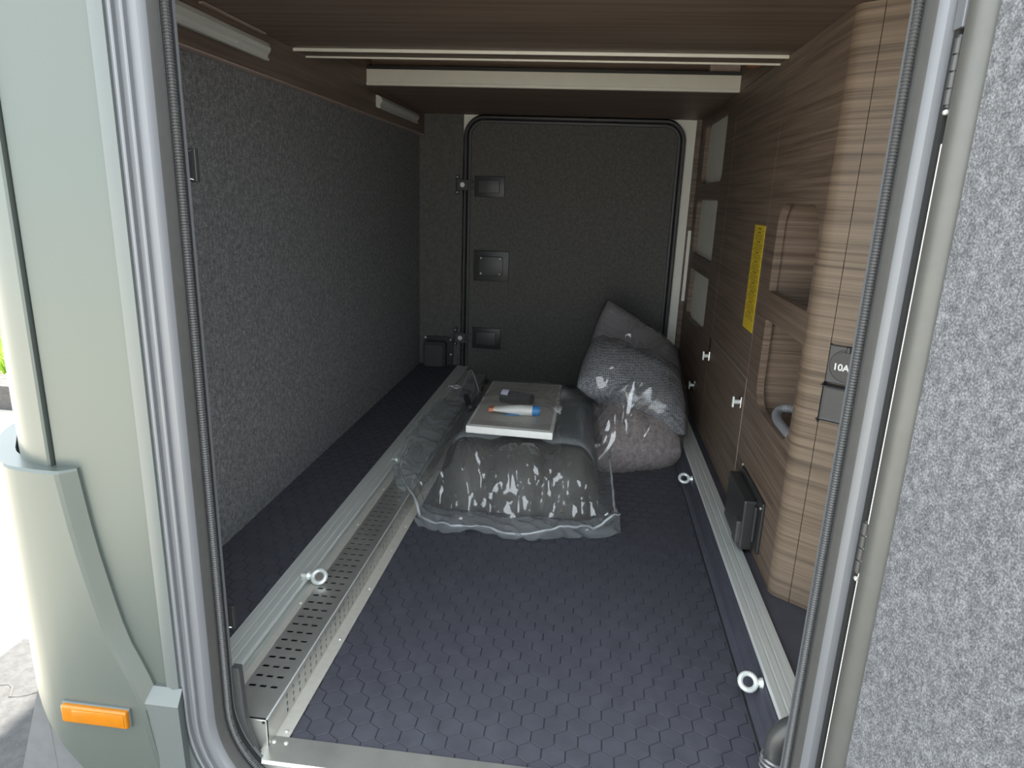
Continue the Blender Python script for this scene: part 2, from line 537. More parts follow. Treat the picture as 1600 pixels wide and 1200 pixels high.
box(bm, (XL + 0.021, 0.30, ZC - 0.004), (XL + 0.030, 0.540, ZC - 0.0005))  # pale strip put in for the light along the ceiling gap
link('edge_band', bm, 'edge_band', ceiling)

# aluminium track across the ceiling and the cream crossbeam
trk = tag(empty('ceiling_track', (-0.16, 0.705, ZC)), 'thin two-lipped aluminium track across the ceiling edge nearest the opening', 'track')
bm = bmesh.new()
prof = [(0.690, 1.1125), (0.690, 1.106), (0.6955, 1.106), (0.6955, 1.1105), (0.7625, 1.1105), (0.7625, 1.105), (0.7685, 1.105), (0.7685, 1.130), (0.7005, 1.130), (0.7005, 1.1125)]
extrude_profile(bm, prof, lambda u, v, s: (s, u, v), XL + 0.022, 0.3925)
link('profile', bm, 'beam', trk)
bm = bx((XL + 0.024, 0.697, 1.1085), (0.391, 0.761, 1.1104))
link('track_floor', bm, 'wood_top', trk)
bmb = tag(empty('crossbeam', (-0.16, 1.225, ZC)), 'wide cream-white crossbeam under the ceiling in front of the far door', 'beam')
bm = bmesh.new()
prof = [(1.222, 1.157), (1.2215, 1.1205), (1.2185, 1.1195), (1.2185, 1.1115), (1.2345, 1.1115), (1.2345, 1.157)]
extrude_profile(bm, prof, lambda u, v, s: (s, u, v), XL + 0.022, 0.3925)
link('profile', bm, 'beam', bmb)
bm = bx((XL + 0.022, 1.226, 1.157), (0.3925, 1.240, 1.168), 0.001)
link('shadow_strip', bm, 'black', bmb)

# short aluminium profiles on the upper left board
def alu_bar(y0, y1, label):
    e = tag(empty('aluminium_profile', (XL + 0.021, (y0 + y1) / 2, 1.058)), label, 'profile')
    bm = bmesh.new()
    x = XL + 0.0202
    prof = [(x, 1.096), (x + 0.006, 1.0965), (x + 0.017, 1.091), (x + 0.021, 1.082), (x + 0.019, 1.075), (x + 0.014, 1.070), (x + 0.0125, 1.064), (x + 0.0155, 1.0615), (x + 0.0155, 1.0575), (x + 0.006, 1.0575), (x, 1.062)]
    extrude_profile(bm, prof, lambda u, v, s: (u, s, v), y0, y1)
    link('body', bm, 'alu', e, 25)
    for yy in (y0 - 0.003, y1):
        bm = bmesh.new()
        extrude_profile(bm, [(x + (u - x) * 0.96, v) for u, v in prof], lambda u, v, s: (u, s, v), yy, yy + 0.003)
        link('end_cap', bm, 'cream', e)
    for t in (0.22, 0.78):
        screw(e, (x + 0.0135, y0 + (y1 - y0) * t, 1.067), (1, 0, 0), 0.0025)
alu_bar(-0.05, 0.535, 'long aluminium profile on the upper left board nearest the opening')
alu_bar(1.32, 1.80, 'short aluminium profile on the upper left board near the far wall')

# ------------------------------------------------------------------ rails and lashing eyes
def rail(name, x0, x1, z1, side, label, y1=YF - 0.03):
    """side +1: slot on the +x face, -1: slot on the -x face"""
    e = tag(empty(name, ((x0 + x1) / 2, 0.9, 0.03)), label, 'rail')
    w = x1 - x0
    f = lambda u: x0 + u * w if side > 0 else x1 - u * w
    prof = [(0, z1 - 0.028), (0, z1), (0.30, z1), (0.32, z1 - 0.0012), (0.35, z1 - 0.0012), (0.37, z1), (0.56, z1), (0.58, z1 - 0.0015), (0.62, z1 - 0.0015), (0.64, z1), (0.83, z1), (0.86, z1 - 0.002),
            (0.87, z1 - 0.006), (0.62, z1 - 0.008), (0.62, z1 - 0.018), (0.93, z1 - 0.018), (1.0, z1 - 0.020), (1.0, z1 - 0.040), (0.9, z1 - 0.044), (0.0, z1 - 0.044)]
    bm = bmesh.new()
    extrude_profile(bm, prof, lambda u, v, s: (f(u), s, v), -0.175, y1)
    link('profile', bm, 'alu', e)
    return e
rail('lashing_rail', -0.567, -0.508, 0.060, 1, 'aluminium lashing rail along the edge of the left ledge')
rail('lashing_rail', 0.3165, 0.372, 0.062, -1, 'aluminium lashing rail on the right ledge below the wooden cabinet')

def lashing_eye(x, y, z, side, tilt, label):
    e = tag(empty('lashing_eye', (x, y, z)), label, 'eye bolt', 'ring bolts screwed into the two rails')
    R, r = 0.0128, 0.0044
    c = Vector((x + side * (R + 0.011), y, z))
    bm = bmesh.new()
    n = Vector((0, -math.sin(tilt), math.cos(tilt)))          # ring axis
    u = Vector((1, 0, 0)); w = n.cross(u)
    pts = [c + (u * math.cos(t) + w * math.sin(t)) * R for t in [2 * math.pi * i / 28 for i in range(28)]]
    tube(bm, pts, r, 10, closed=True)
    link('ring', bm, 'zinc', e, 60)
    bm = bmesh.new()
    cyl(bm, (x - side * 0.012, y, z), (x + side * 0.012, y, z), 0.0045, 12)
    cyl(bm, (x + side * 0.0015, y, z), (x + side * 0.0065, y, z), 0.009, 16, 0.0075)
    link('shank', bm, 'zinc', e, 40)
lashing_eye(-0.516, 0.171, 0.064, 1, 0.72, 'zinc ring bolt on the left rail nearest the opening')
lashing_eye(-0.520, 0.805, 0.0585, 1, 0.15, 'zinc ring bolt on the left rail at the corner of the bagged cushion')
lashing_eye(-0.525, 1.60, 0.0585, 1, 0.15, 'zinc ring bolt on the left rail at its far end')
lashing_eye(0.322, 0.86, 0.049, -1, 0.70, 'zinc ring bolt on the right rail just in front of the plush bag')
lashing_eye(0.322, 0.015, 0.049, -1, 0.70, 'zinc ring bolt on the right rail beside the black pipe elbow')

# ------------------------------------------------------------------ perforated channel
ch = tag(empty('perforated_channel', (-0.455, 0.85, 0)), 'galvanised perforated sheet-metal channel with end cap beside the left rail', 'channel')
CY0, CY1 = -0.185, 1.86
P = 0.0228
def slotted(bm, fmap, u0, u1, cols, sl_u, sl_v, v0, v1, vstart):
    """one-sided sheet, grid of cells each with an octagonal slot; fmap(u, v, t)"""
    nrow = int((v1 - vstart) / P)
    us = [u0] + [(cols[i] + cols[i + 1]) / 2 for i in range(len(cols) - 1)] + [u1]
    def quad(a, b, c, d):
        bm.faces.new([bm.verts.new(fmap(u, v, 0)) for u, v in (a, b, c, d)])
    ve = vstart - P / 2
    quad((u0, v0), (u1, v0), (u1, ve), (u0, ve))
    for r in range(nrow):
        va, vb = ve + r * P, ve + (r + 1) * P
        for i, cu in enumerate(cols):
            ua, ub = us[i], us[i + 1]; cv = (va + vb) / 2
            k = min(sl_u, sl_v) * 0.5
            o = [(cu - sl_u + k, cv - sl_v), (cu + sl_u - k, cv - sl_v), (cu + sl_u, cv - sl_v + k), (cu + sl_u, cv + sl_v - k), (cu + sl_u - k, cv + sl_v), (cu - sl_u + k, cv + sl_v), (cu - sl_u, cv + sl_v - k), (cu - sl_u, cv - sl_v + k)]
            q = [(ua, va), (ub, va), (ub, vb), (ua, vb)]
            O = [bm.verts.new(fmap(u, v, 0)) for u, v in o]
            O2 = [bm.verts.new(fmap(u, v, 0.0016)) for u, v in o]
            Q = [bm.verts.new(fmap(u, v, 0)) for u, v in q]
            bm.faces.new((Q[0], Q[1], O[1], O[0])); bm.faces.new((Q[1], O[2], O[1]))
            bm.faces.new((Q[1], Q[2], O[3], O[2])); bm.faces.new((Q[2], O[4], O[3]))
            bm.faces.new((Q[2], Q[3], O[5], O[4])); bm.faces.new((Q[3], O[6], O[5]))
            bm.faces.new((Q[3], Q[0], O[7], O[6])); bm.faces.new((Q[0], O[0], O[7]))
            for j in range(8):
                bm.faces.new((O[j], O[(j + 1) % 8], O2[(j + 1) % 8], O2[j]))
    vl = ve + nrow * P
    quad((u0, vl), (u1, vl), (u1, v1), (u0, v1))
bm = bmesh.new()
slotted(bm, lambda u, v, t: (u, v, 0.050 - t), -0.494, -0.4272, [-0.484 + 0.0012, -0.4655, -0.448], 0.0058, 0.0030, CY0, CY1, -0.121)
bmesh.ops.remove_doubles(bm, verts=bm.verts[:], dist=1e-5)
link('top_plate', bm, 'galv', ch)
bm = bmesh.new()
slotted(bm, lambda u, v, t: (-0.4272 - t, v, u), 0.0, 0.0492, [0.0105, 0.0235, 0.0365], 0.0042, 0.0024, CY0, CY1, -0.121)
bmesh.ops.remove_doubles(bm, verts=bm.verts[:], dist=1e-5)
link('side_plate', bm, 'galv', ch)
bm = bmesh.new()
cyl(bm, (-0.4282, CY0 - 0.0005, 0.0490), (-0.4282, CY1, 0.0490), 0.0014, 8)
link('bent_edge', bm, 'zinc', ch, 40)
link('floor_flange', bx((-0.4285, -0.17, 0.0005), (-0.4055, CY1, 0.0022)), 'cream', ch)
link('left_flange', bx((-0.5075, -0.17, 0.0455), (-0.4935, CY1, 0.0495)), 'cream', ch)
bm = bx((-0.492, CY0 - 0.004, -0.004), (-0.4278, CY0 - 0.001, 0.0492), 0.0008, 1)
end_cap = tag(link('end_cap', bm, 'galv', ch), 'bright folded end cap')
bm = bmesh.new(); cyl(bm, (-0.4315, CY0 - 0.0052, 0.0462), (-0.4315, CY0 - 0.002, 0.0462), 0.0022, 10)
link('corner_hole', bm, 'slot_dark', end_cap)
for y in (-0.12, 0.10, 0.42, 0.62):
    screw(ch, (-0.5005, y, 0.0495), (0, 0, 1), 0.0032)
for y in (-0.155, 0.07, 0.24, 0.40, 0.52):
    screw(ch, (-0.414, y, 0.0022), (0, 0, 1), 0.0030)

# front sill plate
bm = bmesh.new()
prof = [(-0.166, 0.0025), (-0.212, 0.0025), (-0.216, 0.0), (-0.216, -0.014), (-0.213, -0.014), (-0.213, -0.002), (-0.166, -0.002)]
extrude_profile(bm, prof, lambda u, v, s: (s, u, v), -0.436, 0.32)
tag(link('trim_2', bm, 'galv'), 'bare metal sill plate along the front edge of the floor', kind='structure')
for x in (-0.405, -0.4235):
    screw(bpy.data.objects['trim_2'], (x, -0.177, 0.0025), (0, 0, 1), 0.0035)

# ------------------------------------------------------------------ outer wall with the opening, frame and ribbed seal
SX0, SX1, SZ0, SZ1, SR = -0.463, 0.2875, -0.05, 1.135, 0.15
path = rrect(SX0, SX1, SZ0, SZ1, SR, 14)
bm = bmesh.new()
hole = [(x + nx * 0.052, z + nz * 0.052) for x, z, nx, nz in path]
plate(bm, [(-0.648, -0.42), (1.9, -0.42), (1.9, 2.35), (-0.648, 2.35)], [hole], lambda u, v, t: (u, t, v), -0.248, -0.19)
wall_front = tag(link('wall_front', bm, 'paint'), 'silver-green outer wall of the vehicle around the opening', kind='structure')
# slim folded edge beside the frame
bm = bmesh.new()
path_o = rrect(SX0, SX1, SZ0, SZ1, SR, 14)
sweep(bm, path_o, [(0.049, -0.249), (0.050, -0.2535), (0.058, -0.2545), (0.068, -0.2525), (0.0685, -0.2478)])
link('folded_edge', bm, 'paint_light', wall_front, 35)
bm = bmesh.new()
sweep(bm, path_o, [(0.0, -0.205), (0.002, -0.222), (0.008, -0.240), (0.0125, -0.2475), (0.0155, -0.2500), (0.0255, -0.2505), (0.0262, -0.2560), (0.0275, -0.2570), (0.0290, -0.2570), (0.0300, -0.2560), (0.0308, -0.2505), (0.0385, -0.2505), (0.0392, -0.2560), (0.0405, -0.2570), (0.0418, -0.2570), (0.0428, -0.2560), (0.0436, -0.2505), (0.0495, -0.2500)])
frame = tag(link('trim_3', bm, 'frame', None, 25), 'grey aluminium frame with two ridges round the near opening', kind='structure')
bm = bmesh.new()
sweep(bm, path_o, [(0.0025, -0.2215), (0.0085, -0.2385), (0.0118, -0.2455), (0.0080, -0.2405), (0.0015, -0.2225)], False)
link('inner_lip', bm, 'jamb', frame, 40)
bm = bmesh.new()
path_s = rrect(SX0, SX1, SZ0, SZ1, SR, 16, 0.0016)
rings = []
for i, (x, z, nx, nz) in enumerate(path_s):
    r = 0.0044 if i % 2 else 0.0030
    cx, cz = x - nx * 0.001, z - nz * 0.001
    rings.append([bm.verts.new((cx + nx * r * math.cos(t), -0.2245 + r * 1.15 * math.sin(t), cz + nz * r * math.cos(t))) for t in [2 * math.pi * k / 8 for k in range(8)]])
for i in range(len(rings)):
    A, B = rings[i], rings[(i + 1) % len(rings)]
    for k in range(8):
        bm.faces.new((A[k], A[(k + 1) % 8], B[(k + 1) % 8], B[k]))
seal = tag(link('trim_4', bm, 'grey_plastic', None, 30), 'black ribbed rubber seal round the near opening', kind='structure')
bm = bmesh.new()
sweep(bm, path_o, [(0.0045, -0.2195), (0.0030, -0.2295), (0.0075, -0.2335), (0.0090, -0.225)], True)
link('seal_lip', bm, 'rubber', seal)
bm = bmesh.new()
sweep(bm, path_o, [(0.008, -0.2165), (0.0005, -0.2165), (-0.0005, -0.2130), (0.0005, -0.2100), (0.008, -0.2100)], True)
link('inner_grip', bm, 'rubber', seal)
# dark inner corner plate at the lower left
bm = bmesh.new()
prof = [(-0.4635, 0.150), (-0.452, 0.150), (-0.4495, 0.085), (-0.446, 0.045), (-0.436, 0.008), (-0.420, -0.02), (-0.46, -0.02)]
extrude_profile(bm, prof, lambda u, v, s: (u, s, v), -0.208, -0.198)
link('corner_plate', bm, 'grey_plastic', frame)

# strikers on the inner edge of the frame
def striker(z0, z1, label):
    e = tag(empty('striker', (-0.472, -0.185, z0)), label, 'striker')
    link('back_plate', bx((-0.492, -0.188, z0), (-0.4650, -0.180, z1), 0.0008, 1), 'black', e)
    bm = bmesh.new()
    zc = (z0 + z1) / 2; h = (z1 - z0) / 2 - 0.002
    pts = [(-0.4665, -0.1865, zc + h), (-0.4745, -0.189, zc + h * 0.9), (-0.4765, -0.1895, zc + h * 0.6), (-0.4765, -0.1895, zc - h * 0.6), (-0.4745, -0.189, zc - h * 0.9), (-0.4665, -0.1865, zc - h)]
    tube(bm, pts, 0.0008, 6)
    link('bright_edge', bm, 'chrome', e, 60)
striker(0.802, 0.840, 'black striker plate with a bright edge high on the left inner edge of the opening')
striker(0.198, 0.234, 'black striker plate with a bright edge low on the left inner edge of the opening')

# vehicle shell: corner moulding; unseen walls and roof added to block the sun
def cat2(c, n):
    c = [np.array(p) for p in c]; c = [2 * c[0] - c[1]] + c + [2 * c[-1] - c[-2]]
    out = []
    for i in range(1, len(c) - 2):
        for k in range(n):
            t = k / n; p0, p1, p2, p3 = c[i - 1:i + 3]
            out.append(tuple(0.5 * ((2 * p1) + (-p0 + p2) * t + (2 * p0 - 5 * p1 + 4 * p2 - p3) * t * t + (-p0 + 3 * p1 - 3 * p2 + p3) * t ** 3)))
    out.append(tuple(c[-2]))
    return out
arc = cat2([(-0.654, -0.2545), (-0.690, -0.2445), (-0.720, -0.2225), (-0.745, -0.1940), (-0.770, -0.1610), (-0.790, -0.1180), (-0.798, -0.060)], 3)
bm = bmesh.new()
inner = [(-0.648 + (x + 0.648) * 0.86, -0.06 + (y + 0.06) * 0.86) for x, y in arc]
prof = [(-0.6515, -0.2475)] + [(-0.6515, -0.2525)] + arc + [(-0.798, 0.0)] + [(-0.776, 0.0)] + inner[::-1]
extrude_profile(bm, prof, lambda u, v, s: (u, v, s), 0.28, 2.35)
link('corner_moulding', bm, 'paint', wall_front, 35)
bm = bx((-0.800, -0.01, -0.42), (-0.777, 2.2, 2.35))
tag(link('wall_outer', bm, 'paint'), 'unseen outer end wall of the vehicle, added to block the sun', kind='structure')
bm = bx((-0.80, -0.25, 2.35), (3.2, 2.2, 2.42), 0.02)
tag(link('roof', bm, 'paint'), 'unseen roof of the vehicle, added to block the sun', kind='structure')
bm = bx((1.88, -0.24, -0.42), (3.2, 2.2, 2.35))
tag(link('wall_body', bm, 'paint'), 'unseen rest of the vehicle body, added to block the sun', kind='structure')
bm = bx((-0.79, 2.02, -0.42), (1.9, 2.2, 2.35))
tag(link('wall_back', bm, 'paint'), 'unseen outer wall on the far side, added to block the sun', kind='structure')
bm = bx((-0.66, -0.12, -0.42), (1.9, 2.1, -0.06))
tag(link('underbody', bm, 'slot_dark'), 'dark underside of the vehicle', kind='structure')

# bumper corner
bump_e = tag(empty('bumper_corner', (-0.68, -0.25, -0.1)), 'silver-green plastic bumper corner at the lower left of the opening', 'bumper')
def right_edge(z):            # right edge of the main face
    K = [(0.455, -0.633), (0.36, -0.622), (0.28, -0.607), (0.22, -0.594), (0.17, -0.573), (0.13, -0.560), (0.118, -0.557), (-0.2, -0.520)]
    for (a, xa), (b, xb) in zip(K, K[1:]):
        if z >= b: 
            t = (a - z) / (a - b); return xa + (xb - xa) * t
    return K[-1][1]
bm = bmesh.new()
zs = [0.455, 0.452, 0.42, 0.38, 0.34, 0.30, 0.27, 0.24, 0.21, 0.185, 0.16, 0.14, 0.128, 0.118, 0.10, 0.07, 0.04, 0.01, -0.02, -0.06, -0.10, -0.15, -0.19]
BARC = cat2([(-0.662, -0.2692), (-0.700, -0.2630), (-0.735, -0.2420), (-0.765, -0.2090), (-0.793, -0.1740), (-0.814, -0.1300), (-0.822, -0.0700), (-0.822, 0.0500)], 3)
grid = []
for z in zs:
    xr = right_edge(z)
    off = 0.0 if z < 0.4545 else -0.004
    tuck = 0.0 if z > 0.1 else (0.1 - z) ** 2 * 0.55
    row = []
    # bevel back to the wall, then the face, then round the corner
    bw = 0.016 if z > 0.1 else 0.008
    row.append((xr + bw, -0.248)); row.append((xr + bw, -0.2525)); row.append((xr + 0.003, -0.2675 + tuck - off)); row.append((xr - 0.002, -0.2695 + tuck - off))
    ys = tuck - off
    row.append((xr * 0.55 - 0.658 * 0.45, -0.2695 + ys))
    for k, (x, y) in enumerate(BARC):
        f = min(1, k / 6)
        row.append((x + (off + tuck * 0.5) * f, y + ys * (1 - 0.4 * f)))
    row.append((-0.800, 0.05))
    grid.append([bm.verts.new((x, y, z)) for x, y in row])
nrow = len(grid[0])
def hem(i):
    return None
for a, b in zip(grid, grid[1:]):
    for i in range(nrow - 1):
        bm.faces.new((a[i], a[i + 1], b[i + 1], b[i]))
top = [grid[0][i] for i in range(nrow)]
# top shelf back to the moulding
inn = [bm.verts.new((v.co.x * 0.985 - 0.0055 if i > 4 else v.co.x, min(v.co.y + 0.026, 0.05), v.co.z - 0.001)) for i, v in enumerate(top)]
low = [bm.verts.new((v.co.x + (0.004 if i > 6 else 0), v.co.y + 0.004, v.co.z - 0.03)) for i, v in enumerate(inn)]
for i in range(1, nrow - 1):
    bm.faces.new((top[i], top[i + 1], inn[i + 1], inn[i]))
    bm.faces.new((inn[i], inn[i + 1], low[i + 1], low[i]))
# lower hem rises towards the rear corner
g = bm.verts[:] + bm.edges[:] + bm.faces[:]
bmesh.ops.bisect_plane(bm, geom=g, plane_co=(-0.70, -0.24, 0.055), plane_no=(-0.82, 0.0, -0.57), clear_outer=True)
cover = link('bumper_cover', bm, 'paint', bump_e, 16)
# amber side marker set in its recess
mk = tag(empty('side_marker', (-0.62, -0.286, 0.09)), 'amber rectangular side marker lens on the bumper corner', 'marker light')
bm = bx((-0.6715, -0.2730, 0.0915), (-0.5735, -0.2550, 0.1210), 0.0015)
link('surround', bm, 'paint_light', mk)
bm = bx((-0.6700, -0.2790, 0.0930), (-0.5750, -0.2600, 0.1195), 0.003, 3)
lens = link('lens', bm, 'amber', mk, 40)
bm = bx((-0.6530, -0.2798, 0.0965), (-0.5785, -0.2780, 0.1155), 0.0012)
link('reflector', bm, 'amber', lens, 40)
# skirt panel right of the bumper corner
sk = tag(empty('skirt_panel', (-0.53, -0.26, -0.1)), 'silver-grey skirt panel with a chamfered top between bumper and frame', 'panel')
bm = bmesh.new()
prof = [(-0.248, -0.19), (-0.248, 0.146), (-0.253, 0.146), (-0.2645, 0.131), (-0.2665, 0.127), (-0.2650, 0.02), (-0.266, -0.06), (-0.24, -0.19)]
def skx(u, v, s):
    slant = (0.13 - v) * 0.06
    return ((s + (0.0035 if s < -0.53 else 0) * 0) + slant * (1 if s < -0.53 else 0.15), u, v)
extrude_profile(bm, prof, skx, -0.5590, -0.5080)
link('panel', bm, 'paint_light', sk, 25)
# dark apron below the bumper
ap = tag(empty('rear_apron', (-0.72, -0.12, -0.3)), 'dark grey plastic apron in two pieces hanging below the bumper corner', 'apron')
bm = bmesh.new()
plate(bm, [(-0.905, -0.21), (-0.770, 0.20), (-0.822, 0.20), (-0.818, -0.21)][::1] if False else [(-0.900, -0.20), (-0.765, 0.21), (-0.758, 0.21), (-0.818, -0.01), (-0.815, -0.20)], [], lambda u, v, t: (u, t, v), -0.15, -0.14)
link('apron_plate', bm, 'apron', ap)
bm = bmesh.new()
plate(bm, [(-0.8125, -0.20), (-0.8155, -0.01), (-0.7555, 0.21), (-0.60, 0.21), (-0.60, -0.20)], [], lambda u, v, t: (u, t, v), -0.152, -0.14)
link('apron_plate', bm, 'apron', ap)

# ------------------------------------------------------------------ open near door (hinged on the right)
d1 = tag(empty('door_1', (0.3165, -0.2625, 0.0)), 'open garage door with grey felt inner face on the right', kind='structure')
AO = math.radians(66)
D = Vector((math.cos(AO), -math.sin(AO), 0)); ND = Vector((-math.sin(AO), -math.cos(AO), 0)); H0 = Vector((0.3150, -0.2640, 0))
def dp(t, s, z): return H0 + D * t + ND * s + Vector((0, 0, z))
bm = bmesh.new()
prof = [(0.0, -0.030), (0.0, -0.002), (0.0006, 0.001)] + [(0.0006 + 0.0135 * (1 - math.cos(math.radians(a))), 0.001 + 0.009 * math.sin(math.radians(a))) for a in range(15, 166, 15)] + [(0.0285, 0.001), (0.0285, -0.030)]
extrude_profile(bm, prof, lambda u, v, s: dp(u, v, s), -0.08, 1.16)
link('edge_profile', bm, 'door_edge', d1, 35)
bm = bmesh.new()
extrude_profile(bm, [(-0.0018, -0.002), (-0.0018, 0.0022), (0.0006, 0.0028), (0.0006, -0.002)], lambda u, v, s: dp(u, v, s), -0.08, 0.86)
tag(link('edge_trim', bm, 'white', d1), 'thin pale trim along the door edge')
bm = bmesh.new()
extrude_profile(bm, [(0.0285, -0.028), (0.0285, 0.0), (0.75, 0.0), (0.75, -0.028)], lambda u, v, s: dp(u, v, s), -0.08, 1.16)
link('felt_panel', bm, 'felt_door', d1)
bm = bmesh.new()
extrude_profile(bm, [(0.0, -0.034), (0.0, -0.0305), (0.76, -0.0305), (0.76, -0.034)], lambda u, v, s: dp(u, v, s), -0.09, 1.17)
link('outer_skin', bm, 'paint', d1)
for z0, z1 in ((0.893, 0.950), (0.415, 0.475), (-0.02, 0.075)):
    bm = bmesh.new()
    zz = z0
    for k in range(4):
        h = (z1 - z0) / 4
        cyl(bm, (0.3125, -0.2615, zz + 0.0008), (0.3125, -0.2615, zz + h - 0.0008), 0.0040, 12)
        zz += h
    cyl(bm, (0.3125, -0.2615, z0 - 0.002), (0.3125, -0.2615, z1 + 0.002), 0.0024, 8)
    h_ = link('hinge', bm, 'pipe', d1, 40)
    screw(h_, (0.3105, -0.2655, z0 - 0.006), (0, -1, 0), 0.0025)
link('hinge_cover', bx((0.3085, -0.2680, 0.957), (0.3150, -0.2520, 1.16), 0.0012), 'frame', frame)
bm = bx((0.3105, -0.2605, -0.08), (0.3160, -0.2515, 1.16))  # black strip added for the shade in the gap beside the door
link('gap_shade', bm, 'rubber', frame)

# ------------------------------------------------------------------ closed far door
d2 = tag(empty('door_2', (-0.11, YF, 0)), 'closed far door lined with dark felt', kind='structure')
FX0, FX1, FZ0, FZ1, FR = -0.555, 0.338, -0.10, 1.112, 0.085
pf = rrect(FX0 + 0.012, FX1 - 0.012, FZ0, FZ1 - 0.012, FR - 0.012, 10)
bm = bmesh.new()
plate(bm, [(x, z) for x, z, _, _ in pf], [], lambda u, v, t: (u, t, v), YF - 0.012, YF - 0.002)
link('felt_panel', bm, 'felt_back', d2)
po = rrect(FX0, FX1, FZ0, FZ1, FR, 12)
bm = bmesh.new()
sweep(bm, po, [(0.001, YF - 0.001), (0.001, YF - 0.020), (-0.006, YF - 0.032), (-0.014, YF - 0.032), (-0.020, YF - 0.020), (-0.022, YF - 0.010)])
link('door_seal', bm, 'black', d2, 35)
bm = bmesh.new()
sweep(bm, po, [(-0.020, YF - 0.010), (-0.021, YF - 0.017), (-0.029, YF - 0.017), (-0.031, YF - 0.0115)])
link('inner_bead', bm, 'grey_plastic', d2, 35)
def latch_cover(x0, x1, z0, z1, screws):
    bm = bx((x0, YF - 0.024, z0), (x1, YF - 0.011, z1), 0.004, 2)
    o = link('latch_cover', bm, 'black', d2, 35)
    w, h = x1 - x0, z1 - z0
    bm = bx((x0 + w * 0.15, YF - 0.034, z0 + h * 0.2), (x1 - w * 0.16, YF - 0.020, z1 - h * 0.18), 0.004, 2)
    link('lid', bm, 'grey_plastic', o, 35)
    if screws:
        for sx in (0.22, 0.75):
            for sz in (0.26, 0.76):
                screw(o, (x0 + w * sx, YF - 0.0345, z0 + h * sz), (0, -1, 0), 0.0042)
latch_cover(-0.508, -0.380, 0.790, 0.874, False)
latch_cover(-0.504, -0.352, 0.440, 0.570, True)
latch_cover(-0.505, -0.378, 0.142, 0.236, False)
def bracket(z, mat):
    bm = bx((-0.578, YF - 0.041, z - 0.022), (-0.532, YF - 0.031, z + 0.022), 0.002)
    o = link('hinge_bracket', bm, mat, d2)
    bm = bx((-0.588, YF - 0.018, z - 0.040), (-0.574, YF - 0.005, z + 0.040), 0.002)
    link('hinge_leaf', bm, 'black', o)
    screw(o, (-0.555, YF - 0.041, z), (0, -1, 0), 0.0100, 'white_pl')
    for dz in (-0.031, 0.031):
        screw(o, (-0.581, YF - 0.018, z + dz), (0, -1, 0), 0.0035)
    bm = bx((-0.536, YF - 0.040, z - 0.018), (-0.512, YF - 0.028, z - 0.010), 0.001); box(bm, (-0.536, YF - 0.040, z + 0.010), (-0.512, YF - 0.028, z + 0.018), 0.001)
    link('fork', bm, mat, o)
bracket(0.836, 'black'); bracket(0.188, 'grey_plastic')

# cover box on the far wall above the left ledge
cb = tag(empty('cover_box', (-0.655, YF - 0.02, 0.055)), 'black plastic cover box on the felt far wall at the end of the left ledge', 'cover')
bm = bmesh.new()
plate(bm, rpoly(-0.722, -0.590, 0.056, 0.185, [0.03, 0.02, 0.002, 0.002]), [], lambda u, v, t: (u, t, v), YF - 0.016, YF - 0.006)
link('back_plate', bm, 'black', cb)
bm = bmesh.new()
plate(bm, rpoly(-0.717, -0.618, 0.056, 0.166, [0.014, 0.014, 0.002, 0.002]), [], lambda u, v, t: (u, t, v), YF - 0.05, YF - 0.015)
link('hood', bm, 'black', cb)
bm = bmesh.new()
plate(bm, rpoly(-0.708, -0.628, 0.056, 0.154, [0.01, 0.01, 0.002, 0.002]), [], lambda u, v, t: (u, t, v), YF - 0.058, YF - 0.049)
link('lid', bm, 'grey_plastic', cb)
for p in ((-0.716, 0.177), (-0.602, 0.172), (-0.600, 0.105)):
    screw(cb, (p[0], YF - 0.017, p[1]), (0, -1, 0), 0.0045)

# ------------------------------------------------------------------ wooden cabinet along the right side
cab = tag(empty('cabinet', (0.5, 0.9, 0.054)), 'brown wood-effect cabinet with rounded corner, niches and cut-outs along the right side', 'cabinet')
TH = 0.016
fx = lambda u, v, t: (XR + t, u, v)
def rect(a, b, c, d): return [(a, c), (b, c), (b, d), (a, d)]
ZB = 0.0545
# niche panel
n_up = rpoly(0.312, 0.598, 0.616, 0.805, [0.05, 0.06, 0.006, 0.006])
n_lo = rpoly(0.308, 0.590, 0.356, 0.556, [0.006, 0.006, 0.05, 0.06])
bm = bmesh.new()
plate(bm, rect(0.295, 0.689, ZB, ZC - 0.001), [n_up, n_lo], fx, 0, TH)
link('niche_panel', bm, 'wood_side', cab)
bm = bmesh.new()
plate(bm, rect(0.293, 0.62, 0.33, 0.83), [rpoly(0.300, 0.606, 0.345, 0.815, 0.055, 6)], fx, TH, 0.105)
link('niche_wall', bm, 'wood_side', cab)
link('niche_back', bx((XR + 0.105, 0.29, 0.33), (XR + 0.115, 0.63, 0.83)), 'wood_side', cab)
link('niche_shelf', bx((XR + TH, 0.300, 0.556), (XR + 0.105, 0.606, 0.566)), 'wood_side', cab)
bm = bmesh.new(); cyl(bm, (XR + 0.1045, 0.53, 0.468), (XR + 0.1025, 0.53, 0.468), 0.006, 12)
link('plug', bm, 'edge_band', cab)
# upper door
bm = bmesh.new()
plate(bm, rect(0.6915, 1.2185, 0.3915, ZC - 0.001), [], fx, 0, TH)
link('upper_panel', bm, 'wood_side', cab)
# lower door with two turn latches
bm = bmesh.new()
plate(bm, rect(0.6925, 1.2385, ZB + 0.002, 0.3885), [], fx, 0, TH)
low_door = link('lower_door', bm, 'wood_side', cab)
link('edge_band', bx((XR - 0.0004, 0.6905, ZB + 0.002), (XR + 0.012, 0.6922, 0.3885)), 'edge_band', low_door)
link('edge_band', bx((XR - 0.0004, 0.6925, 0.3888), (XR + 0.012, 1.2385, 0.3898)), 'edge_band', low_door)
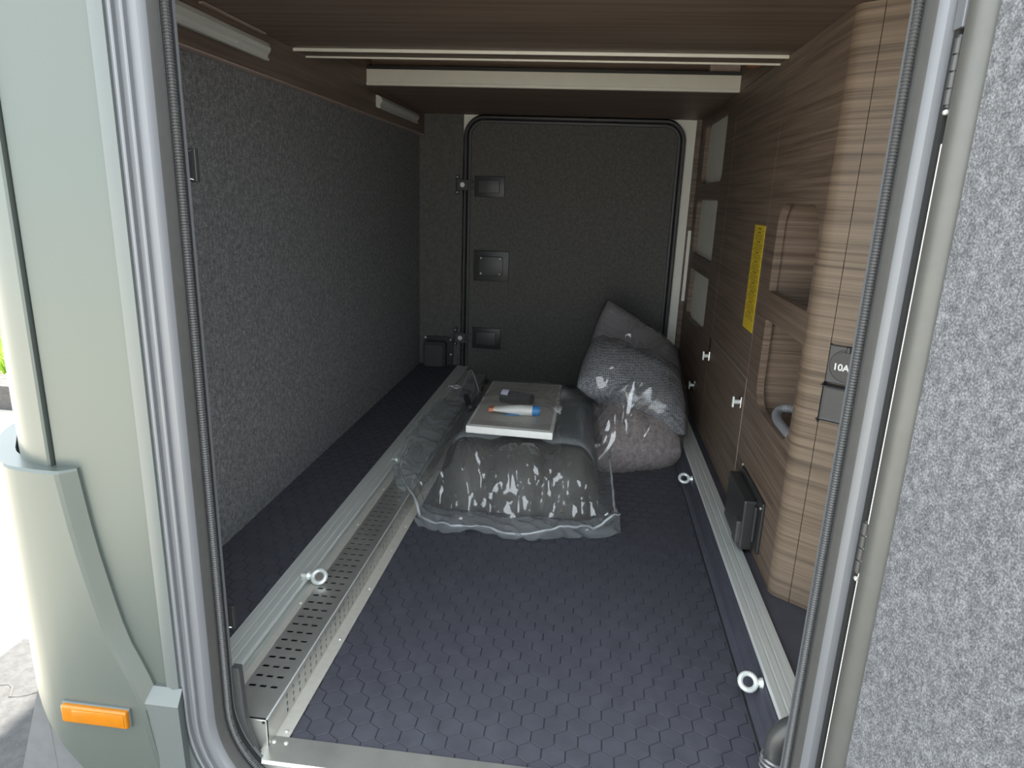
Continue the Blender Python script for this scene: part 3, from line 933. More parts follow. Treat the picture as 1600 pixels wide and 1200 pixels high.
# rear panel with cut-outs
c1 = rpoly(1.37, 1.81, 0.868, 1.078, 0.03, 4); c2 = rpoly(1.385, 1.845, 0.606, 0.810, 0.015, 3)
c3 = [(1.393, 0.552), (1.835, 0.548), (1.845, 0.372), (1.80, 0.356), (1.50, 0.368), (1.395, 0.392)]
bm = bmesh.new()
plate(bm, rect(1.2215, YF - 0.002, 0.3915, ZC - 0.001), [c1, c2, c3][:2] + [c for c in [c3]] if False else [c1, c2], fx, 0, TH) if False else None
rear_out = [(1.2215, 0.30), (YF - 0.002, 0.30), (YF - 0.002, ZC - 0.001), (1.2215, ZC - 0.001)]
plate(bm, rear_out, [c1, c2, c3], fx, 0, TH)
rear = link('rear_panel', bm, 'wood_side', cab)
bm = bmesh.new()
plate(bm, rect(1.2415, 1.60, ZB, 0.2985), [], fx, 0, TH)
plate(bm, rect(1.602, YF - 0.002, ZB, 0.2985), [], fx, 0, TH)
link('lower_rear_panel', bm, 'wood_side', cab)
link('filler_panel', bx((XR + 0.001, 1.2405, ZB), (XR + TH, 1.2425, 0.39)), 'wood_side', cab)
link('white_backing', bx((XR + TH + 0.0005, 1.30, 0.33), (XR + TH + 0.006, 1.93, 1.10)), 'white', cab)
link('rear_edge', bx((XR - 0.013, 1.930, 0.402), (XR - 0.0005, 1.934, 0.688)), 'white', cab)
link('rear_filler', bx((XR - 0.017, 1.936, ZB), (XR - 0.0005, YF - 0.002, ZC - 0.001)), 'wood_side', cab)
link('backing', bx((XR + TH + 0.007, 0.64, ZB), (XR + TH + 0.012, YF - 0.002, ZC - 0.001)), 'slot_dark', cab)
link('recess_side', bx((XR, 0.70, ZC + 0.0005), (XR + TH, YF - 0.002, 1.234)), 'wood_side', cab)
# rounded corner post and oblique front panel
FD = Vector((0.8, -0.6, 0)); FN = Vector((-0.6, -0.8, 0)); FP = Vector((0.405, 0.271, 0))
def fp(s, n, z): return FP + FD * s + FN * n + Vector((0, 0, z))
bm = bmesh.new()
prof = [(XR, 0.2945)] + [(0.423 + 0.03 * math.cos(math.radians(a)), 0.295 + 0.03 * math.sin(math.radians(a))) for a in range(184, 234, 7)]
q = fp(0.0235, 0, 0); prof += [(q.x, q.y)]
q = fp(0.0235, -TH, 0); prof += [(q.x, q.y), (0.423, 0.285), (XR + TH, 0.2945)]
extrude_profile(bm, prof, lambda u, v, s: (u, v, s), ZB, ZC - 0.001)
link('corner_post', bm, 'wood_front_lit', cab, 40)
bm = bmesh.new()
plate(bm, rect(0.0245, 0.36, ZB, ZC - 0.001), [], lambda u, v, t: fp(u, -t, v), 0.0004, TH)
link('front_panel', bm, 'wood_front_lit', cab)
# turn latches
def turn_latch(y, z, par):
    bm = bx((XR - 0.003, y - 0.010, z - 0.015), (XR + 0.001, y + 0.010, z + 0.015), 0.002)
    o = tag(link('turn_latch', bm, 'chrome', par), 'bright metal turn latch')
    bm = bmesh.new(); cyl(bm, (XR - 0.018, y, z), (XR - 0.002, y, z), 0.006, 14)
    link('spindle', bm, 'zinc', o, 40)
    link('knob', bx((XR - 0.021, y - 0.006, z - 0.014), (XR - 0.016, y + 0.006, z + 0.014), 0.002), 'zinc', o)
turn_latch(0.722, 0.322, low_door); turn_latch(1.222, 0.327, low_door)
turn_latch(1.440, 0.170, cab); turn_latch(1.81, 0.145, cab)

# hose loop in the lower niche
hs = tag(empty('hose', (XR + 0.05, 0.42, 0.36)), 'grey corrugated hose loop lying in the lower cabinet niche', 'hose')
bm = bmesh.new()
ctrl = [(XR + 0.060, 0.312, 0.380), (XR + 0.062, 0.36, 0.386), (XR + 0.062, 0.42, 0.388), (XR + 0.052, 0.465, 0.386), (XR + 0.034, 0.485, 0.380), (XR + 0.020, 0.475, 0.372), (XR + 0.014, 0.44, 0.367), (XR + 0.014, 0.39, 0.366), (XR + 0.014, 0.345, 0.366)]
def catmull(c, n):
    c = [Vector(p) for p in c]; c = [c[0] * 2 - c[1]] + c + [c[-1] * 2 - c[-2]]
    out = []
    for i in range(1, len(c) - 2):
        for k in range(n):
            t = k / n
            p0, p1, p2, p3 = c[i - 1:i + 3]
            out.append(0.5 * ((2 * p1) + (-p0 + p2) * t + (2 * p0 - 5 * p1 + 4 * p2 - p3) * t * t + (-p0 + 3 * p1 - 3 * p2 + p3) * t ** 3))
    out.append(c[-2])
    return out
tube(bm, catmull(ctrl, 16), lambda i: 0.0098 if i % 4 < 2 else 0.0084, 12)
link('corrugated_tube', bm, 'hose', hs, 180)

# yellow instruction sticker on the upper panel
stk = tag(empty('warning_sticker', (XR - 0.0004, 0.752, 0.62)), 'tall yellow instruction sticker with black print on the cabinet panel', 'sticker')
link('sheet', bx((XR - 0.0008, 0.700, 0.501), (XR - 0.0001, 0.806, 0.753)), 'yellow', stk)
bm = bmesh.new()
rs = random.Random(3)
def bar(y0, y1, z0, z1):          # printed strokes
    vs = [bm.verts.new((XR - 0.0010, y, z)) for y, z in ((y0, z0), (y1, z0), (y1, z1), (y0, z1))]
    bm.faces.new(vs)
z = 0.748
for blk, nl in enumerate((0, 3, 4, 3, 4, 4, 3, 4, 4, 3)):
    cy = 0.752
    yy = cy + 0.018
    while yy > cy - 0.018:
        w = rs.uniform(0.003, 0.006); bar(yy - w, yy, z - 0.0048, z - 0.0008); yy -= w + 0.0012
    z -= 0.0072
    for k in range(nl):
        yy = cy + rs.uniform(0.030, 0.044); end = cy - rs.uniform(0.022, 0.044)
        while yy > end:
            w = rs.uniform(0.003, 0.010); bar(yy - w, yy, z - 0.0024, z - 0.0006); yy -= w + 0.002
        z -= 0.0040
    bar(0.7005, 0.8055, z - 0.0008, z - 0.0002)
    z -= 0.0022
tag(link('printed_text', bm, 'ink', stk), kind='stuff')

# black socket box low on the side
sb = tag(empty('socket_box', (XR, 0.49, 0.14)), 'black hinged socket box low on the cabinet side', 'socket')
link('base_plate', bx((XR - 0.007, 0.385, 0.082), (XR, 0.602, 0.200), 0.004), 'black', sb)
link('lid', bx((XR - 0.034, 0.425, 0.070), (XR - 0.006, 0.600, 0.186), 0.005), 'black', sb)
link('lid_handle', bx((XR - 0.044, 0.428, 0.082), (XR - 0.030, 0.460, 0.136), 0.004), 'grey_plastic', sb)
bm = bmesh.new(); cyl(bm, (XR - 0.011, 0.412, 0.10), (XR - 0.011, 0.412, 0.180), 0.0045, 12)
link('hinge', bm, 'black', sb, 40)
screw(sb, (XR - 0.0075, 0.393, 0.186), (-1, 0, 0), 0.003); screw(sb, (XR - 0.0005, 0.615, 0.197), (-1, 0, 0), 0.004)

# 10A socket and blank cover on the oblique front
def fbox(s0, s1, z0, z1, n0, n1, bev):
    bm = bmesh.new()
    mtx = Matrix(((FD.x, FN.x, 0, FP.x), (FD.y, FN.y, 0, FP.y), (0, 0, 1, 0), (0, 0, 0, 1)))
    box(bm, (s0, n0, z0), (s1, n1, z1), bev, 2, mtx)
    return bm
so = tag(empty('power_socket', fp(0.058, 0, 0.537)), 'dark grey round-lidded power socket marked 10A on the cabinet front', 'socket')
link('plate', fbox(0.0265, 0.0905, 0.504, 0.570, 0, 0.006, 0.002), 'grey_plastic', so)
bm = bmesh.new()
cyl(bm, fp(0.0575, 0.003, 0.536), fp(0.0575, 0.0085, 0.536), 0.0265, 36, 0.0255)
lid = link('round_lid', bm, 'black', so, 40)
bm = bmesh.new()
ring = [fp(0.0575 + 0.0285 * math.cos(t), 0.0058, 0.536 + 0.0285 * math.sin(t)) for t in [2 * math.pi * i / 36 for i in range(36)]]
tube(bm, ring, 0.0012, 6, closed=True)
link('ring', bm, 'black', so, 60)
link('lid_tab', fbox(0.0545, 0.0605, 0.560, 0.570, 0.005, 0.009, 0.001), 'black', lid)
fc = bpy.data.curves.new('rating_text', 'FONT')
fc.body = '10A'; fc.size = 0.0165; fc.align_x = 'CENTER'; fc.align_y = 'CENTER'; fc.offset = 0.0004; fc.extrude = 0.0002
fo = bpy.data.objects.new('tmp_text', fc)
COL.objects.link(fo)
bpy.context.view_layer.update()
me = bpy.data.meshes.new_from_object(fo.evaluated_get(bpy.context.evaluated_depsgraph_get()))
COL.objects.unlink(fo); bpy.data.objects.remove(fo)
bm = bmesh.new(); bm.from_mesh(me)
for v in bm.verts:
    v.co = fp(0.0500 + v.co.x, 0.0090 + v.co.z, 0.533 + v.co.y)
link('rating_text', bm, 'print', lid)
cv = tag(empty('socket_cover', fp(0.058, 0, 0.468)), 'dark grey blank square cover below the 10A socket', 'cover')
link('base', fbox(0.0265, 0.0905, 0.434, 0.500, 0, 0.004, 0.002), 'black', cv)
link('flap', fbox(0.0275, 0.0895, 0.436, 0.499, 0.003, 0.013, 0.005), 'grey_plastic', cv)

# black pipe elbow at the lower right
pp = tag(empty('pipe_elbow', (0.30, -0.15, 0.0)), 'black pipe elbow with a clamp at the lower right of the opening', 'pipe')
bm = bmesh.new()
R0 = 0.034
pts = [(0.42, -0.142, 0.112), (0.37, -0.145, 0.112)] + [(0.334 - R0 * math.sin(math.radians(a)), -0.15, 0.112 - R0 + R0 * math.cos(math.radians(a))) for a in range(0, 91, 9)] + [(0.300, -0.150, 0.05), (0.300, -0.150, 0.0)]
tube(bm, pts, 0.0165, 20)
link('elbow', bm, 'pipe', pp, 60)
bm = bmesh.new()
for dz in (0.0, 0.009, 0.017):
    ring = [(0.300 + 0.0180 * math.cos(t), -0.150 + 0.0180 * math.sin(t), 0.040 + dz + 0.002 * math.sin(t * 2)) for t in [2 * math.pi * i / 28 for i in range(28)]]
    tube(bm, ring, 0.0022, 6, closed=True)
tube(bm, [(0.284, -0.158, 0.060), (0.279, -0.162, 0.063), (0.277, -0.163, 0.068)], 0.0016, 6)
link('clamp', bm, 'clamp', pp, 60)

# ------------------------------------------------------------------ cargo: cushion, cover, bag
def ridged(p, s, seed=0.0):
    q = Vector(p) * s + Vector((seed, seed * 1.7, -seed))
    return 1.0 - abs(noise.noise(q)) * 2.0

CX0, CX1, CYA, CYB, CT = -0.385, 0.060, 0.640, 1.40, 0.150
def cushion_top(x, y):
    """height of the lobed cushion at x, y (0 outside)"""
    u = (x - (CX0 + CX1) / 2) / ((CX1 - CX0) / 2)
    fl = CYA + 0.020 * (1 - abs(math.cos(u * 1.5 * math.pi)) ** 0.6) + 0.055 * abs(u) ** 6
    dy = min(y - fl, CYB - y); dx = min(x - CX0, CX1 - x)
    if dy <= 0 or dx <= 0: return 0.0
    def rnd(d, r): 
        return 1.0 if d >= r else math.sqrt(max(0, 1 - (1 - d / r) ** 2))
    crease = 0.0
    if y < 0.92:
        k = (1 - max(0, (y - 0.72)) / 0.2) if y > 0.72 else 1
        for c in (-0.245, -0.085):
            crease = max(crease, math.exp(-((x - c) / 0.026) ** 2) * k)
    h = CT * rnd(dy, 0.12) ** 0.9 * rnd(dx, 0.07)
    return h * (1 - 0.13 * crease) 
bm = bmesh.new()
nx, ny = 64, 84
g_t = [[bm.verts.new((CX0 + (CX1 - CX0) * i / nx, CYA + (CYB - CYA) * j / ny, 0)) for i in range(nx + 1)] for j in range(ny + 1)]
for row in g_t:
    for v in row:
        v.co.z = max(0.002, cushion_top(v.co.x, v.co.y))
for j in range(ny):
    for i in range(nx):
        bm.faces.new((g_t[j][i], g_t[j][i + 1], g_t[j + 1][i + 1], g_t[j + 1][i]))
bm.faces.ensure_lookup_table()
tag(link('seat_cushion', bm, 'charcoal', None, 180), 'thick charcoal cushion with lobed front edge inside the clear bag', 'cushion')

# woven cover folded on top of the cushion
def cover_front(x):
    u = (x - (CX0 + CX1) / 2) / ((CX1 - CX0) / 2)
    return 0.815 + 0.02 * math.cos(u * 4.5) - 0.015 * u * u
bm = bmesh.new()
nx, ny = 48, 60
top, bot = [], []
for j in range(ny + 1):
    rt, rb = [], []
    for i in range(nx + 1):
        x = CX0 + 0.012 + (CX1 - CX0 - 0.022) * i / nx
        y0 = cover_front(x); y = y0 + (CYB - 0.02 - y0) * j / ny
        b = cushion_top(x, y) + 0.0008
        e = min(1, min(j, ny - j) / 3, min(i, nx - i) / 3)
        t = b + 0.002 + 0.012 * math.sqrt(e) + 0.002 * noise.noise(Vector((x * 14, y * 14, 3)))
        rb.append(bm.verts.new((x, y, b))); rt.append(bm.verts.new((x, y, t)))
    top.append(rt); bot.append(rb)
for j in range(ny):
    for i in range(nx):
        bm.faces.new((top[j][i], top[j][i + 1], top[j + 1][i + 1], top[j + 1][i]))
        bm.faces.new((bot[j][i], bot[j + 1][i], bot[j + 1][i + 1], bot[j][i + 1]))
for j in range(ny):
    for i in (0, nx): bm.faces.new((top[j][i], top[j + 1][i], bot[j + 1][i], bot[j][i]))
for i in range(nx):
    for j in (0, ny): bm.faces.new((top[j][i], top[j][i + 1], bot[j][i + 1], bot[j][i]))
tag(link('folded_cover', bm, 'cover', None, 180), 'grey woven cover folded flat on top of the charcoal cushion', 'cover')
# dark strap showing left of the white panel
bm = bmesh.new()
tube(bm, catmull([(-0.372, 1.10, 0.172), (-0.352, 1.02, 0.176), (-0.338, 0.98, 0.176), (-0.325, 1.02, 0.176), (-0.318, 1.12, 0.175), (-0.33, 1.2, 0.175)], 8), 0.010, 10)
tag(link('strap', bm, 'black', None, 180), 'black rolled strap under the film left of the white panel', 'strap')

# --- the big clear bag: a sheet draped over the cushion, the channel and the rail
OUT = [(-0.372, 0.520), (-0.300, 0.502), (-0.235, 0.512), (-0.16, 0.497), (-0.07, 0.512), (0.0, 0.530), (0.065, 0.545), (0.112, 0.562), (0.104, 0.640), (0.092, 0.80), (0.088, 1.0), (0.085, 1.25), (0.08, 1.48), (0.0, 1.50), (-0.15, 1.52), (-0.30, 1.53), (-0.40, 1.56), (-0.452, 1.63), (-0.470, 1.55), (-0.490, 1.40), (-0.515, 1.26), (-0.520, 1.10), (-0.514, 0.95), (-0.500, 0.80), (-0.484, 0.69), (-0.465, 0.650), (-0.440, 0.600), (-0.405, 0.560)]
OUT_A = np.array(OUT)
def resample(poly, n):
    p = np.vstack([poly, poly[:1]])
    d = np.r_[0, np.cumsum(np.hypot(*np.diff(p, axis=0).T))]
    t = np.linspace(0, d[-1], n, endpoint=False)
    return np.c_[np.interp(t, d, p[:, 0]), np.interp(t, d, p[:, 1])]
# support height field with a limited slope
G = 0.01
gx = np.arange(-0.62, 0.20, G); gy = np.arange(0.44, 1.72, G)
Hs = np.zeros((len(gy), len(gx)))
for j, y in enumerate(gy):
    for i, x in enumerate(gx):
        h = 0.004
        if x < -0.405: h = 0.006
        if x < -0.425: h = 0.055
        if x < -0.505: h = 0.066
        c = cushion_top(x, y)
        if c > 0:
            h = max(h, c + 0.004 + (0.015 if (cover_front(x) - 0.01 < y < CYB - 0.01 and c > 0.12) else 0))
        Hs[j, i] = h
def cone(Hs, slope):
    Hc = Hs.copy()
    for _ in range(60):
        old = Hc.copy()
        for dj, di, w in ((0, 1, 1), (0, -1, 1), (1, 0, 1), (-1, 0, 1), (1, 1, 1.414), (1, -1, 1.414), (-1, 1, 1.414), (-1, -1, 1.414)):
            sh = np.full_like(Hc, -1.0)
            a0, a1 = max(0, dj), len(gy) + min(0, dj); b0, b1 = max(0, di), len(gx) + min(0, di)
            sh[a0:a1, b0:b1] = Hc[a0 - dj:a1 - dj, b0 - di:b1 - di]
            Hc = np.maximum(Hc, sh - slope * G * w)
        if np.allclose(old, Hc): break
    return Hc
Hc = cone(Hs, 1.15)
def hlook(A, x, y):
    fx_ = min(max((x - gx[0]) / G, 0), len(gx) - 1.001); fy_ = min(max((y - gy[0]) / G, 0), len(gy) - 1.001)
    i, j = int(fx_), int(fy_); a, b = fx_ - i, fy_ - j
    return (A[j, i] * (1 - a) + A[j, i + 1] * a) * (1 - b) + (A[j + 1, i] * (1 - a) + A[j + 1, i + 1] * a) * b
class Creases:
    """straight triangular folds: each a segment with a width and a height"""
    def __init__(self, seed): self.r = random.Random(seed); self.c = []
    def add(self, x, y, ang, L, w, h): self.c.append((x, y, math.cos(ang), math.sin(ang), L, w, h))
    def eval(self, X, Y):
        Z = np.zeros_like(X)
        for x, y, ca, sa, L, w, h in self.c:
            u = (X - x) * ca + (Y - y) * sa; v = -(X - x) * sa + (Y - y) * ca
            t = np.clip(u / L, 0, 1)
            ww = w * (0.45 + 0.9 * t * (1 - t) * 2)
            tri = np.clip(1 - np.abs(v + 0.004 * np.sin(u * 60 + x * 90)) / ww, 0, 1)
            Z = np.maximum(Z, tri * h * np.clip(4 * t * (1 - t), 0, 1) ** 0.7 * ((u > 0) & (u < L)))
        return Z
def hlook_v(A, X, Y):
    fx_ = np.clip((X - gx[0]) / G, 0, len(gx) - 1.001); fy_ = np.clip((Y - gy[0]) / G, 0, len(gy) - 1.001)
    i, j = fx_.astype(int), fy_.astype(int); a, b = fx_ - i, fy_ - j
    return (A[j, i] * (1 - a) + A[j, i + 1] * a) * (1 - b) + (A[j + 1, i] * (1 - a) + A[j + 1, i + 1] * a) * b
def wave(X, Y, k, seed):
    r = random.Random(seed); Z = np.zeros_like(X)
    for _ in range(7):
        a = r.uniform(0, 6.28); f = k * r.uniform(0.6, 1.6)
        Z += np.sin((X * math.cos(a) + Y * math.sin(a)) * f + r.uniform(0, 6.28) + 0.8 * np.sin((X * math.sin(a) - Y * math.cos(a)) * f * 0.6 + r.uniform(0, 6)))
    return Z / 7
def polar(outline, nr, na, centre, t0=0.0, t1=1.0, pw=0.8, wob=0.012, seed=1.0):
    O = resample(np.array(outline), na)
    T = t0 + (t1 - t0) * (np.linspace(0, 1, nr + 1)[:, None]) ** pw
    W = 1 + T * wob * np.array([noise.noise(Vector((k * 14.0 / na * 2, seed, 0))) + 0.6 * noise.noise(Vector((k * 60.0 / na * 2, seed, 4))) for k in range(na)])[None, :]
    X = centre[0] + (O[None, :, 0] - centre[0]) * T * W; Y = centre[1] + (O[None, :, 1] - centre[1]) * T * W
    return X, Y, np.broadcast_to(T, X.shape)
def polar_mesh(X, Y, Z, keep=None):
    nr, na = X.shape
    V = np.stack([X, Y, Z], -1).reshape(-1, 3)
    F = []
    for r in range(nr - 1):
        for k in range(na):
            q = (r * na + k, r * na + (k + 1) % na, (r + 1) * na + (k + 1) % na, (r + 1) * na + k)
            if keep is None or (keep.flat[q[0]] and keep.flat[q[1]] and keep.flat[q[2]] and keep.flat[q[3]]):
                F.append(q)
    me_ = bpy.data.meshes.new('tmp'); me_.from_pydata(V.tolist(), [], F); me_.update()
    bm = bmesh.new(); bm.from_mesh(me_); bpy.data.meshes.remove(me_)
    bmesh.ops.remove_doubles(bm, verts=bm.verts[:], dist=1e-6)
    loose = [v for v in bm.verts if not v.link_faces]
    bmesh.ops.delete(bm, geom=loose, context='VERTS')
    return bm
CR = Creases(11); r_ = CR.r
for k in range(34):                 # fan of tight folds down the front of the cushion
    x = -0.37 + 0.44 * k / 33 + r_.uniform(-.012, .012)
    CR.add(x, r_.uniform(0.545, 0.60), math.radians(90 + r_.uniform(-48, 48)), r_.uniform(0.07, 0.17), r_.uniform(0.005, 0.012), r_.uniform(0.006, 0.016))
for k in range(26):                 # long diagonal pulls over the lobes
    CR.add(r_.uniform(-0.36, 0.02), r_.uniform(0.60, 0.74), math.radians(r_.choice([35, 60, 120, 145]) + r_.uniform(-15, 15)), r_.uniform(0.10, 0.22), r_.uniform(0.006, 0.011), r_.uniform(0.006, 0.013))
for k in range(26):                 # left skirt over channel and rail
    CR.add(r_.uniform(-0.51, -0.41), r_.uniform(0.62, 1.45), math.radians(r_.uniform(20, 110)), r_.uniform(0.05, 0.16), r_.uniform(0.006, 0.014), r_.uniform(0.006, 0.016))
for k in range(18):                 # hem corners and right skirt
    CR.add(r_.uniform(0.05, 0.10), r_.uniform(0.55, 1.3), math.radians(r_.uniform(60, 170)), r_.uniform(0.04, 0.12), r_.uniform(0.004, 0.009), r_.uniform(0.004, 0.010))
for k in range(14):                 # back
    CR.add(r_.uniform(-0.44, 0.05), r_.uniform(1.38, 1.55), math.radians(r_.uniform(30, 150)), r_.uniform(0.05, 0.14), r_.uniform(0.006, 0.012), r_.uniform(0.004, 0.012))
for k in range(9):                  # few loose folds on the woven cover right and left of the panel
    CR.add(r_.choice([r_.uniform(-0.37, -0.34), r_.uniform(-0.04, 0.04)]), r_.uniform(0.8, 1.3), math.radians(r_.uniform(-30, 210)), r_.uniform(0.05, 0.10), 0.004, r_.uniform(0.004, 0.008))
def facets(X, Y, lam, seed, dirs):
    r = random.Random(seed); Z = np.zeros_like(X)
    for a in dirs:
        a = math.radians(a + r.uniform(-8, 8)); l = lam * r.uniform(0.75, 1.3)
        u = X * math.cos(a) + Y * math.sin(a) + 0.018 * np.sin(X * 31 * r.uniform(.7, 1.3) + Y * 23 + r.uniform(0, 6))
        t = np.mod(u / l + r.random(), 1.0); k = r.uniform(0.25, 0.75)
        Z += np.where(t < k, t / k, (1 - t) / (1 - k))
    return Z / len(dirs)
def bag_z(X, Y, T):
    hc = hlook_v(Hc, X, Y); hs = hlook_v(Hs, X, Y)
    free = np.clip((hc - hs) / 0.03, 0, 1)
    top = (hs > 0.12)
    loose = np.where(top, 0.12, 0.5 + 0.5 * free)
    z = hc + CR.eval(X, Y) * np.where(top & (Y > 0.78), 0.8, 1.0)
    front = np.clip((0.76 - Y) / 0.10, 0, 1) * np.clip((Y - 0.50) / 0.04, 0, 1) * np.clip((X + 0.44) / 0.05, 0, 1)
    z += front * (0.034 * facets(X, Y, 0.085, 21, (0, 28, -35)) + 0.013 * facets(X, Y, 0.036, 22, (15, -30, 70)) - 0.004)
    side = np.clip((-0.37 - X) / 0.05, 0, 1)
    z += side * 0.012 * facets(X, Y, 0.11, 23, (25, 70))
    z += loose * (0.0018 * (1 + wave(X, Y, 60, 2)) + 0.0010 * (1 - np.abs(wave(X, Y, 130, 3)) * 3).clip(0, 1)) * (1 - 0.6 * side)
    flat = (X > -0.345) & (X < -0.045) & (Y > 0.72) & (Y < 1.27)
    z = np.where(flat & (Y > 0.745), np.minimum(z, hc + 0.0012), z)
    edge = np.clip((T - 0.88) / 0.12, 0, 1)
    z += edge * (0.010 + 0.012 * wave(X, Y, 34, 5))
    z += 0.055 * np.clip(1 - np.hypot(X + 0.452, Y - 1.62) / 0.09, 0, 1)
    z += 0.022 * np.clip(1 - np.hypot(X - 0.10, Y - 0.57) / 0.06, 0, 1)
    return np.maximum(z, hs)
bag = tag(empty('plastic_bag', (-0.17, 1.0, 0.0)), 'large clear plastic bag spread over the charcoal cushion', 'bag')
X, Y, T = polar(OUT, 130, 620, (-0.165, 1.02))
link('upper_film', polar_mesh(X, Y, bag_z(X, Y, T)), 'film', bag, 35)
# lower layer of the bag where it lies flat round the cushion
X, Y, T = polar(OUT, 34, 420, (-0.165, 1.02), 0.72, 1.03, 1.0, 0.02, 6.0)
hs = hlook_v(Hs, X, Y); hc = hlook_v(Hc, X, Y)
Z = hs + 0.004 + 0.007 * (1 + wave(X, Y, 34, 8)) + 0.006 * (1 - np.abs(wave(X, Y, 55, 9)) * 4).clip(0, 1)
Z = np.where(hs > 0.08, hc - 0.004, np.maximum(Z, 0.004))
link('lower_film', polar_mesh(X, Y, Z, (hs < 0.085) & (hc - hs < 0.016)), 'film_milky', bag, 180)
# rolled hem
O = resample(np.array(OUT), 300)
tt = np.array([0.985 + 0.012 * noise.noise(Vector((k * 0.13, 1, 1))) for k in range(300)])
X = -0.165 + (O[:, 0] + 0.165) * tt; Y = 1.02 + (O[:, 1] - 1.02) * tt
Z = bag_z(X, Y, tt) + 0.002
bm = bmesh.new()
tube(bm, np.stack([X, Y, Z], -1).tolist(), lambda i: 0.0034 + 0.0024 * noise.noise(Vector((i * 0.4, 0, 0))), 6, closed=True)
link('hem', bm, 'film_milky', bag, 180)

# --- white panel in its own film sleeve, with coupling and tube
ZT = 0.1745
panel_q = [(-0.311, 0.756), (-0.074, 0.746), (-0.072, 1.235), (-0.306, 1.228)]
pn = tag(empty('white_panel', (-0.19, 0.99, ZT)), 'flat white boxed panel lying on the bagged cushion', 'panel')
bm = bmesh.new()
def quad_solid(bm, q, z0, z1, bev):
    va = [bm.verts.new((x, y, z0)) for x, y in q]; vb = [bm.verts.new((x, y, z1)) for x, y in q]
    bm.faces.new(va[::-1]); bm.faces.new(vb)
    for i in range(4):
        bm.faces.new((va[i], va[(i + 1) % 4], vb[(i + 1) % 4], vb[i]))
    bmesh.ops.bevel(bm, geom=bm.edges[:], offset=bev, segments=2, affect='EDGES', profile=0.6)
quad_solid(bm, panel_q, ZT, ZT + 0.021, 0.003)
link('board', bm, 'white_pl', pn, 40)
cq = [(x + (-0.19 - x) * 0.07, y + (0.99 - y) * 0.045) for x, y in panel_q]
bm = bmesh.new(); quad_solid(bm, cq, ZT + 0.0205, ZT + 0.0222, 0.0005)
tag(link('face_sheet', bm, 'cream', pn), 'pale grey face sheet')
PT = ZT + 0.0225
cp = tag(empty('hose_coupling', (-0.20, 0.955, PT)), 'black plastic hose coupling with pale labels on the white panel', 'coupling')
bm = bmesh.new()
a = Vector((-0.243, 0.985, PT + 0.021)); b = Vector((-0.150, 0.955, PT + 0.021)); dvec = (b - a).normalized()
cyl(bm, a, a + dvec * 0.036, 0.0205, 24); cyl(bm, a + dvec * 0.036, b, 0.0190, 24)
for k in range(5):
    c_ = a + dvec * (0.040 + 0.004 * k); cyl(bm, c_, c_ + dvec * 0.0018, 0.0200, 24)
link('body', bm, 'pipe', cp, 40)
bm = bmesh.new()
for i in range(7):
    a0 = math.radians(40 + i * 14); 
q0 = []
side = dvec.cross(Vector((0, 0, 1))).normalized()
def ring_pt(s, ang, r): return a + dvec * s + (side * math.cos(ang) + Vector((0, 0, 1)) * math.sin(ang)) * r
rows = [[bm.verts.new(ring_pt(s, math.radians(28 + 13 * k), 0.0212)) for k in range(6)] for s in (0.004, 0.026)]
for k in range(5): bm.faces.new((rows[0][k], rows[0][k + 1], rows[1][k + 1], rows[1][k]))
link('label', bm, 'label', cp)
link('tag_label', bx((-0.150, 0.925, PT + 0.001), (-0.118, 0.960, PT + 0.003)), 'label', cp)
tb = tag(empty('sealant_tube', (-0.19, 0.87, PT)), 'white squeeze tube with blue cap and orange end on the white panel', 'tube')
bm = bmesh.new()
a = Vector((-0.250, 0.868, PT + 0.016)); b = Vector((-0.140, 0.872, PT + 0.016))
rings = []
for i in range(9):
    t = i / 8; c = a.lerp(b, t); fl = 0.35 + 0.65 * min(1, t * 1.6)
    rings.append([bm.verts.new(c + Vector((0, math.cos(k * math.pi / 8) * 0.0165 * (1.15 - 0.15 * fl), math.sin(k * math.pi / 8) * 0.0150 * fl))) for k in range(16)])
for A, B in zip(rings, rings[1:]):
    for k in range(16): bm.faces.new((A[k], A[(k + 1) % 16], B[(k + 1) % 16], B[k]))
bm.faces.new(rings[0]); bm.faces.new(rings[-1])
link('body', bm, 'white_pl', tb, 50)
bm = bmesh.new(); cyl(bm, b, b + Vector((0.020, 0.001, 0)), 0.0150, 20, 0.0135)
tag(link('cap', bm, 'blue', tb, 40), 'blue screw cap')
link('crimped_end', bx((-0.264, 0.852, PT + 0.010), (-0.249, 0.884, PT + 0.021), 0.003), 'orange', tb)
link('stripe', bx((-0.215, 0.8505, PT + 0.005), (-0.175, 0.8525, PT + 0.008)), 'blue', tb)

SLV = [(-0.322, 0.742), (-0.25, 0.738), (-0.15, 0.734), (-0.066, 0.732), (-0.060, 0.85), (-0.058, 0.95), (-0.040, 1.00), (-0.030, 1.06), (-0.035, 1.14), (-0.060, 1.20), (-0.066, 1.255), (-0.15, 1.262), (-0.24, 1.262), (-0.316, 1.25), (-0.317, 1.1), (-0.318, 0.9)]
CS = Creases(5); r_ = CS.r
for k in range(9):
    CS.add(-0.095 + r_.uniform(-.02, .02), r_.uniform(0.84, 1.10), math.radians(r_.uniform(15, 60)), r_.uniform(0.05, 0.09), 0.007, 0.020)
for k in range(10):
    CS.add(r_.uniform(-0.30, -0.12), r_.uniform(0.77, 0.84), math.radians(r_.uniform(0, 170)), r_.uniform(0.04, 0.12), 0.004, r_.uniform(0.002, 0.005))
for k in range(8):
    CS.add(r_.uniform(-0.30, -0.10), r_.uniform(0.98, 1.20), math.radians(r_.uniform(0, 170)), r_.uniform(0.06, 0.14), 0.005, r_.uniform(0.003, 0.008))
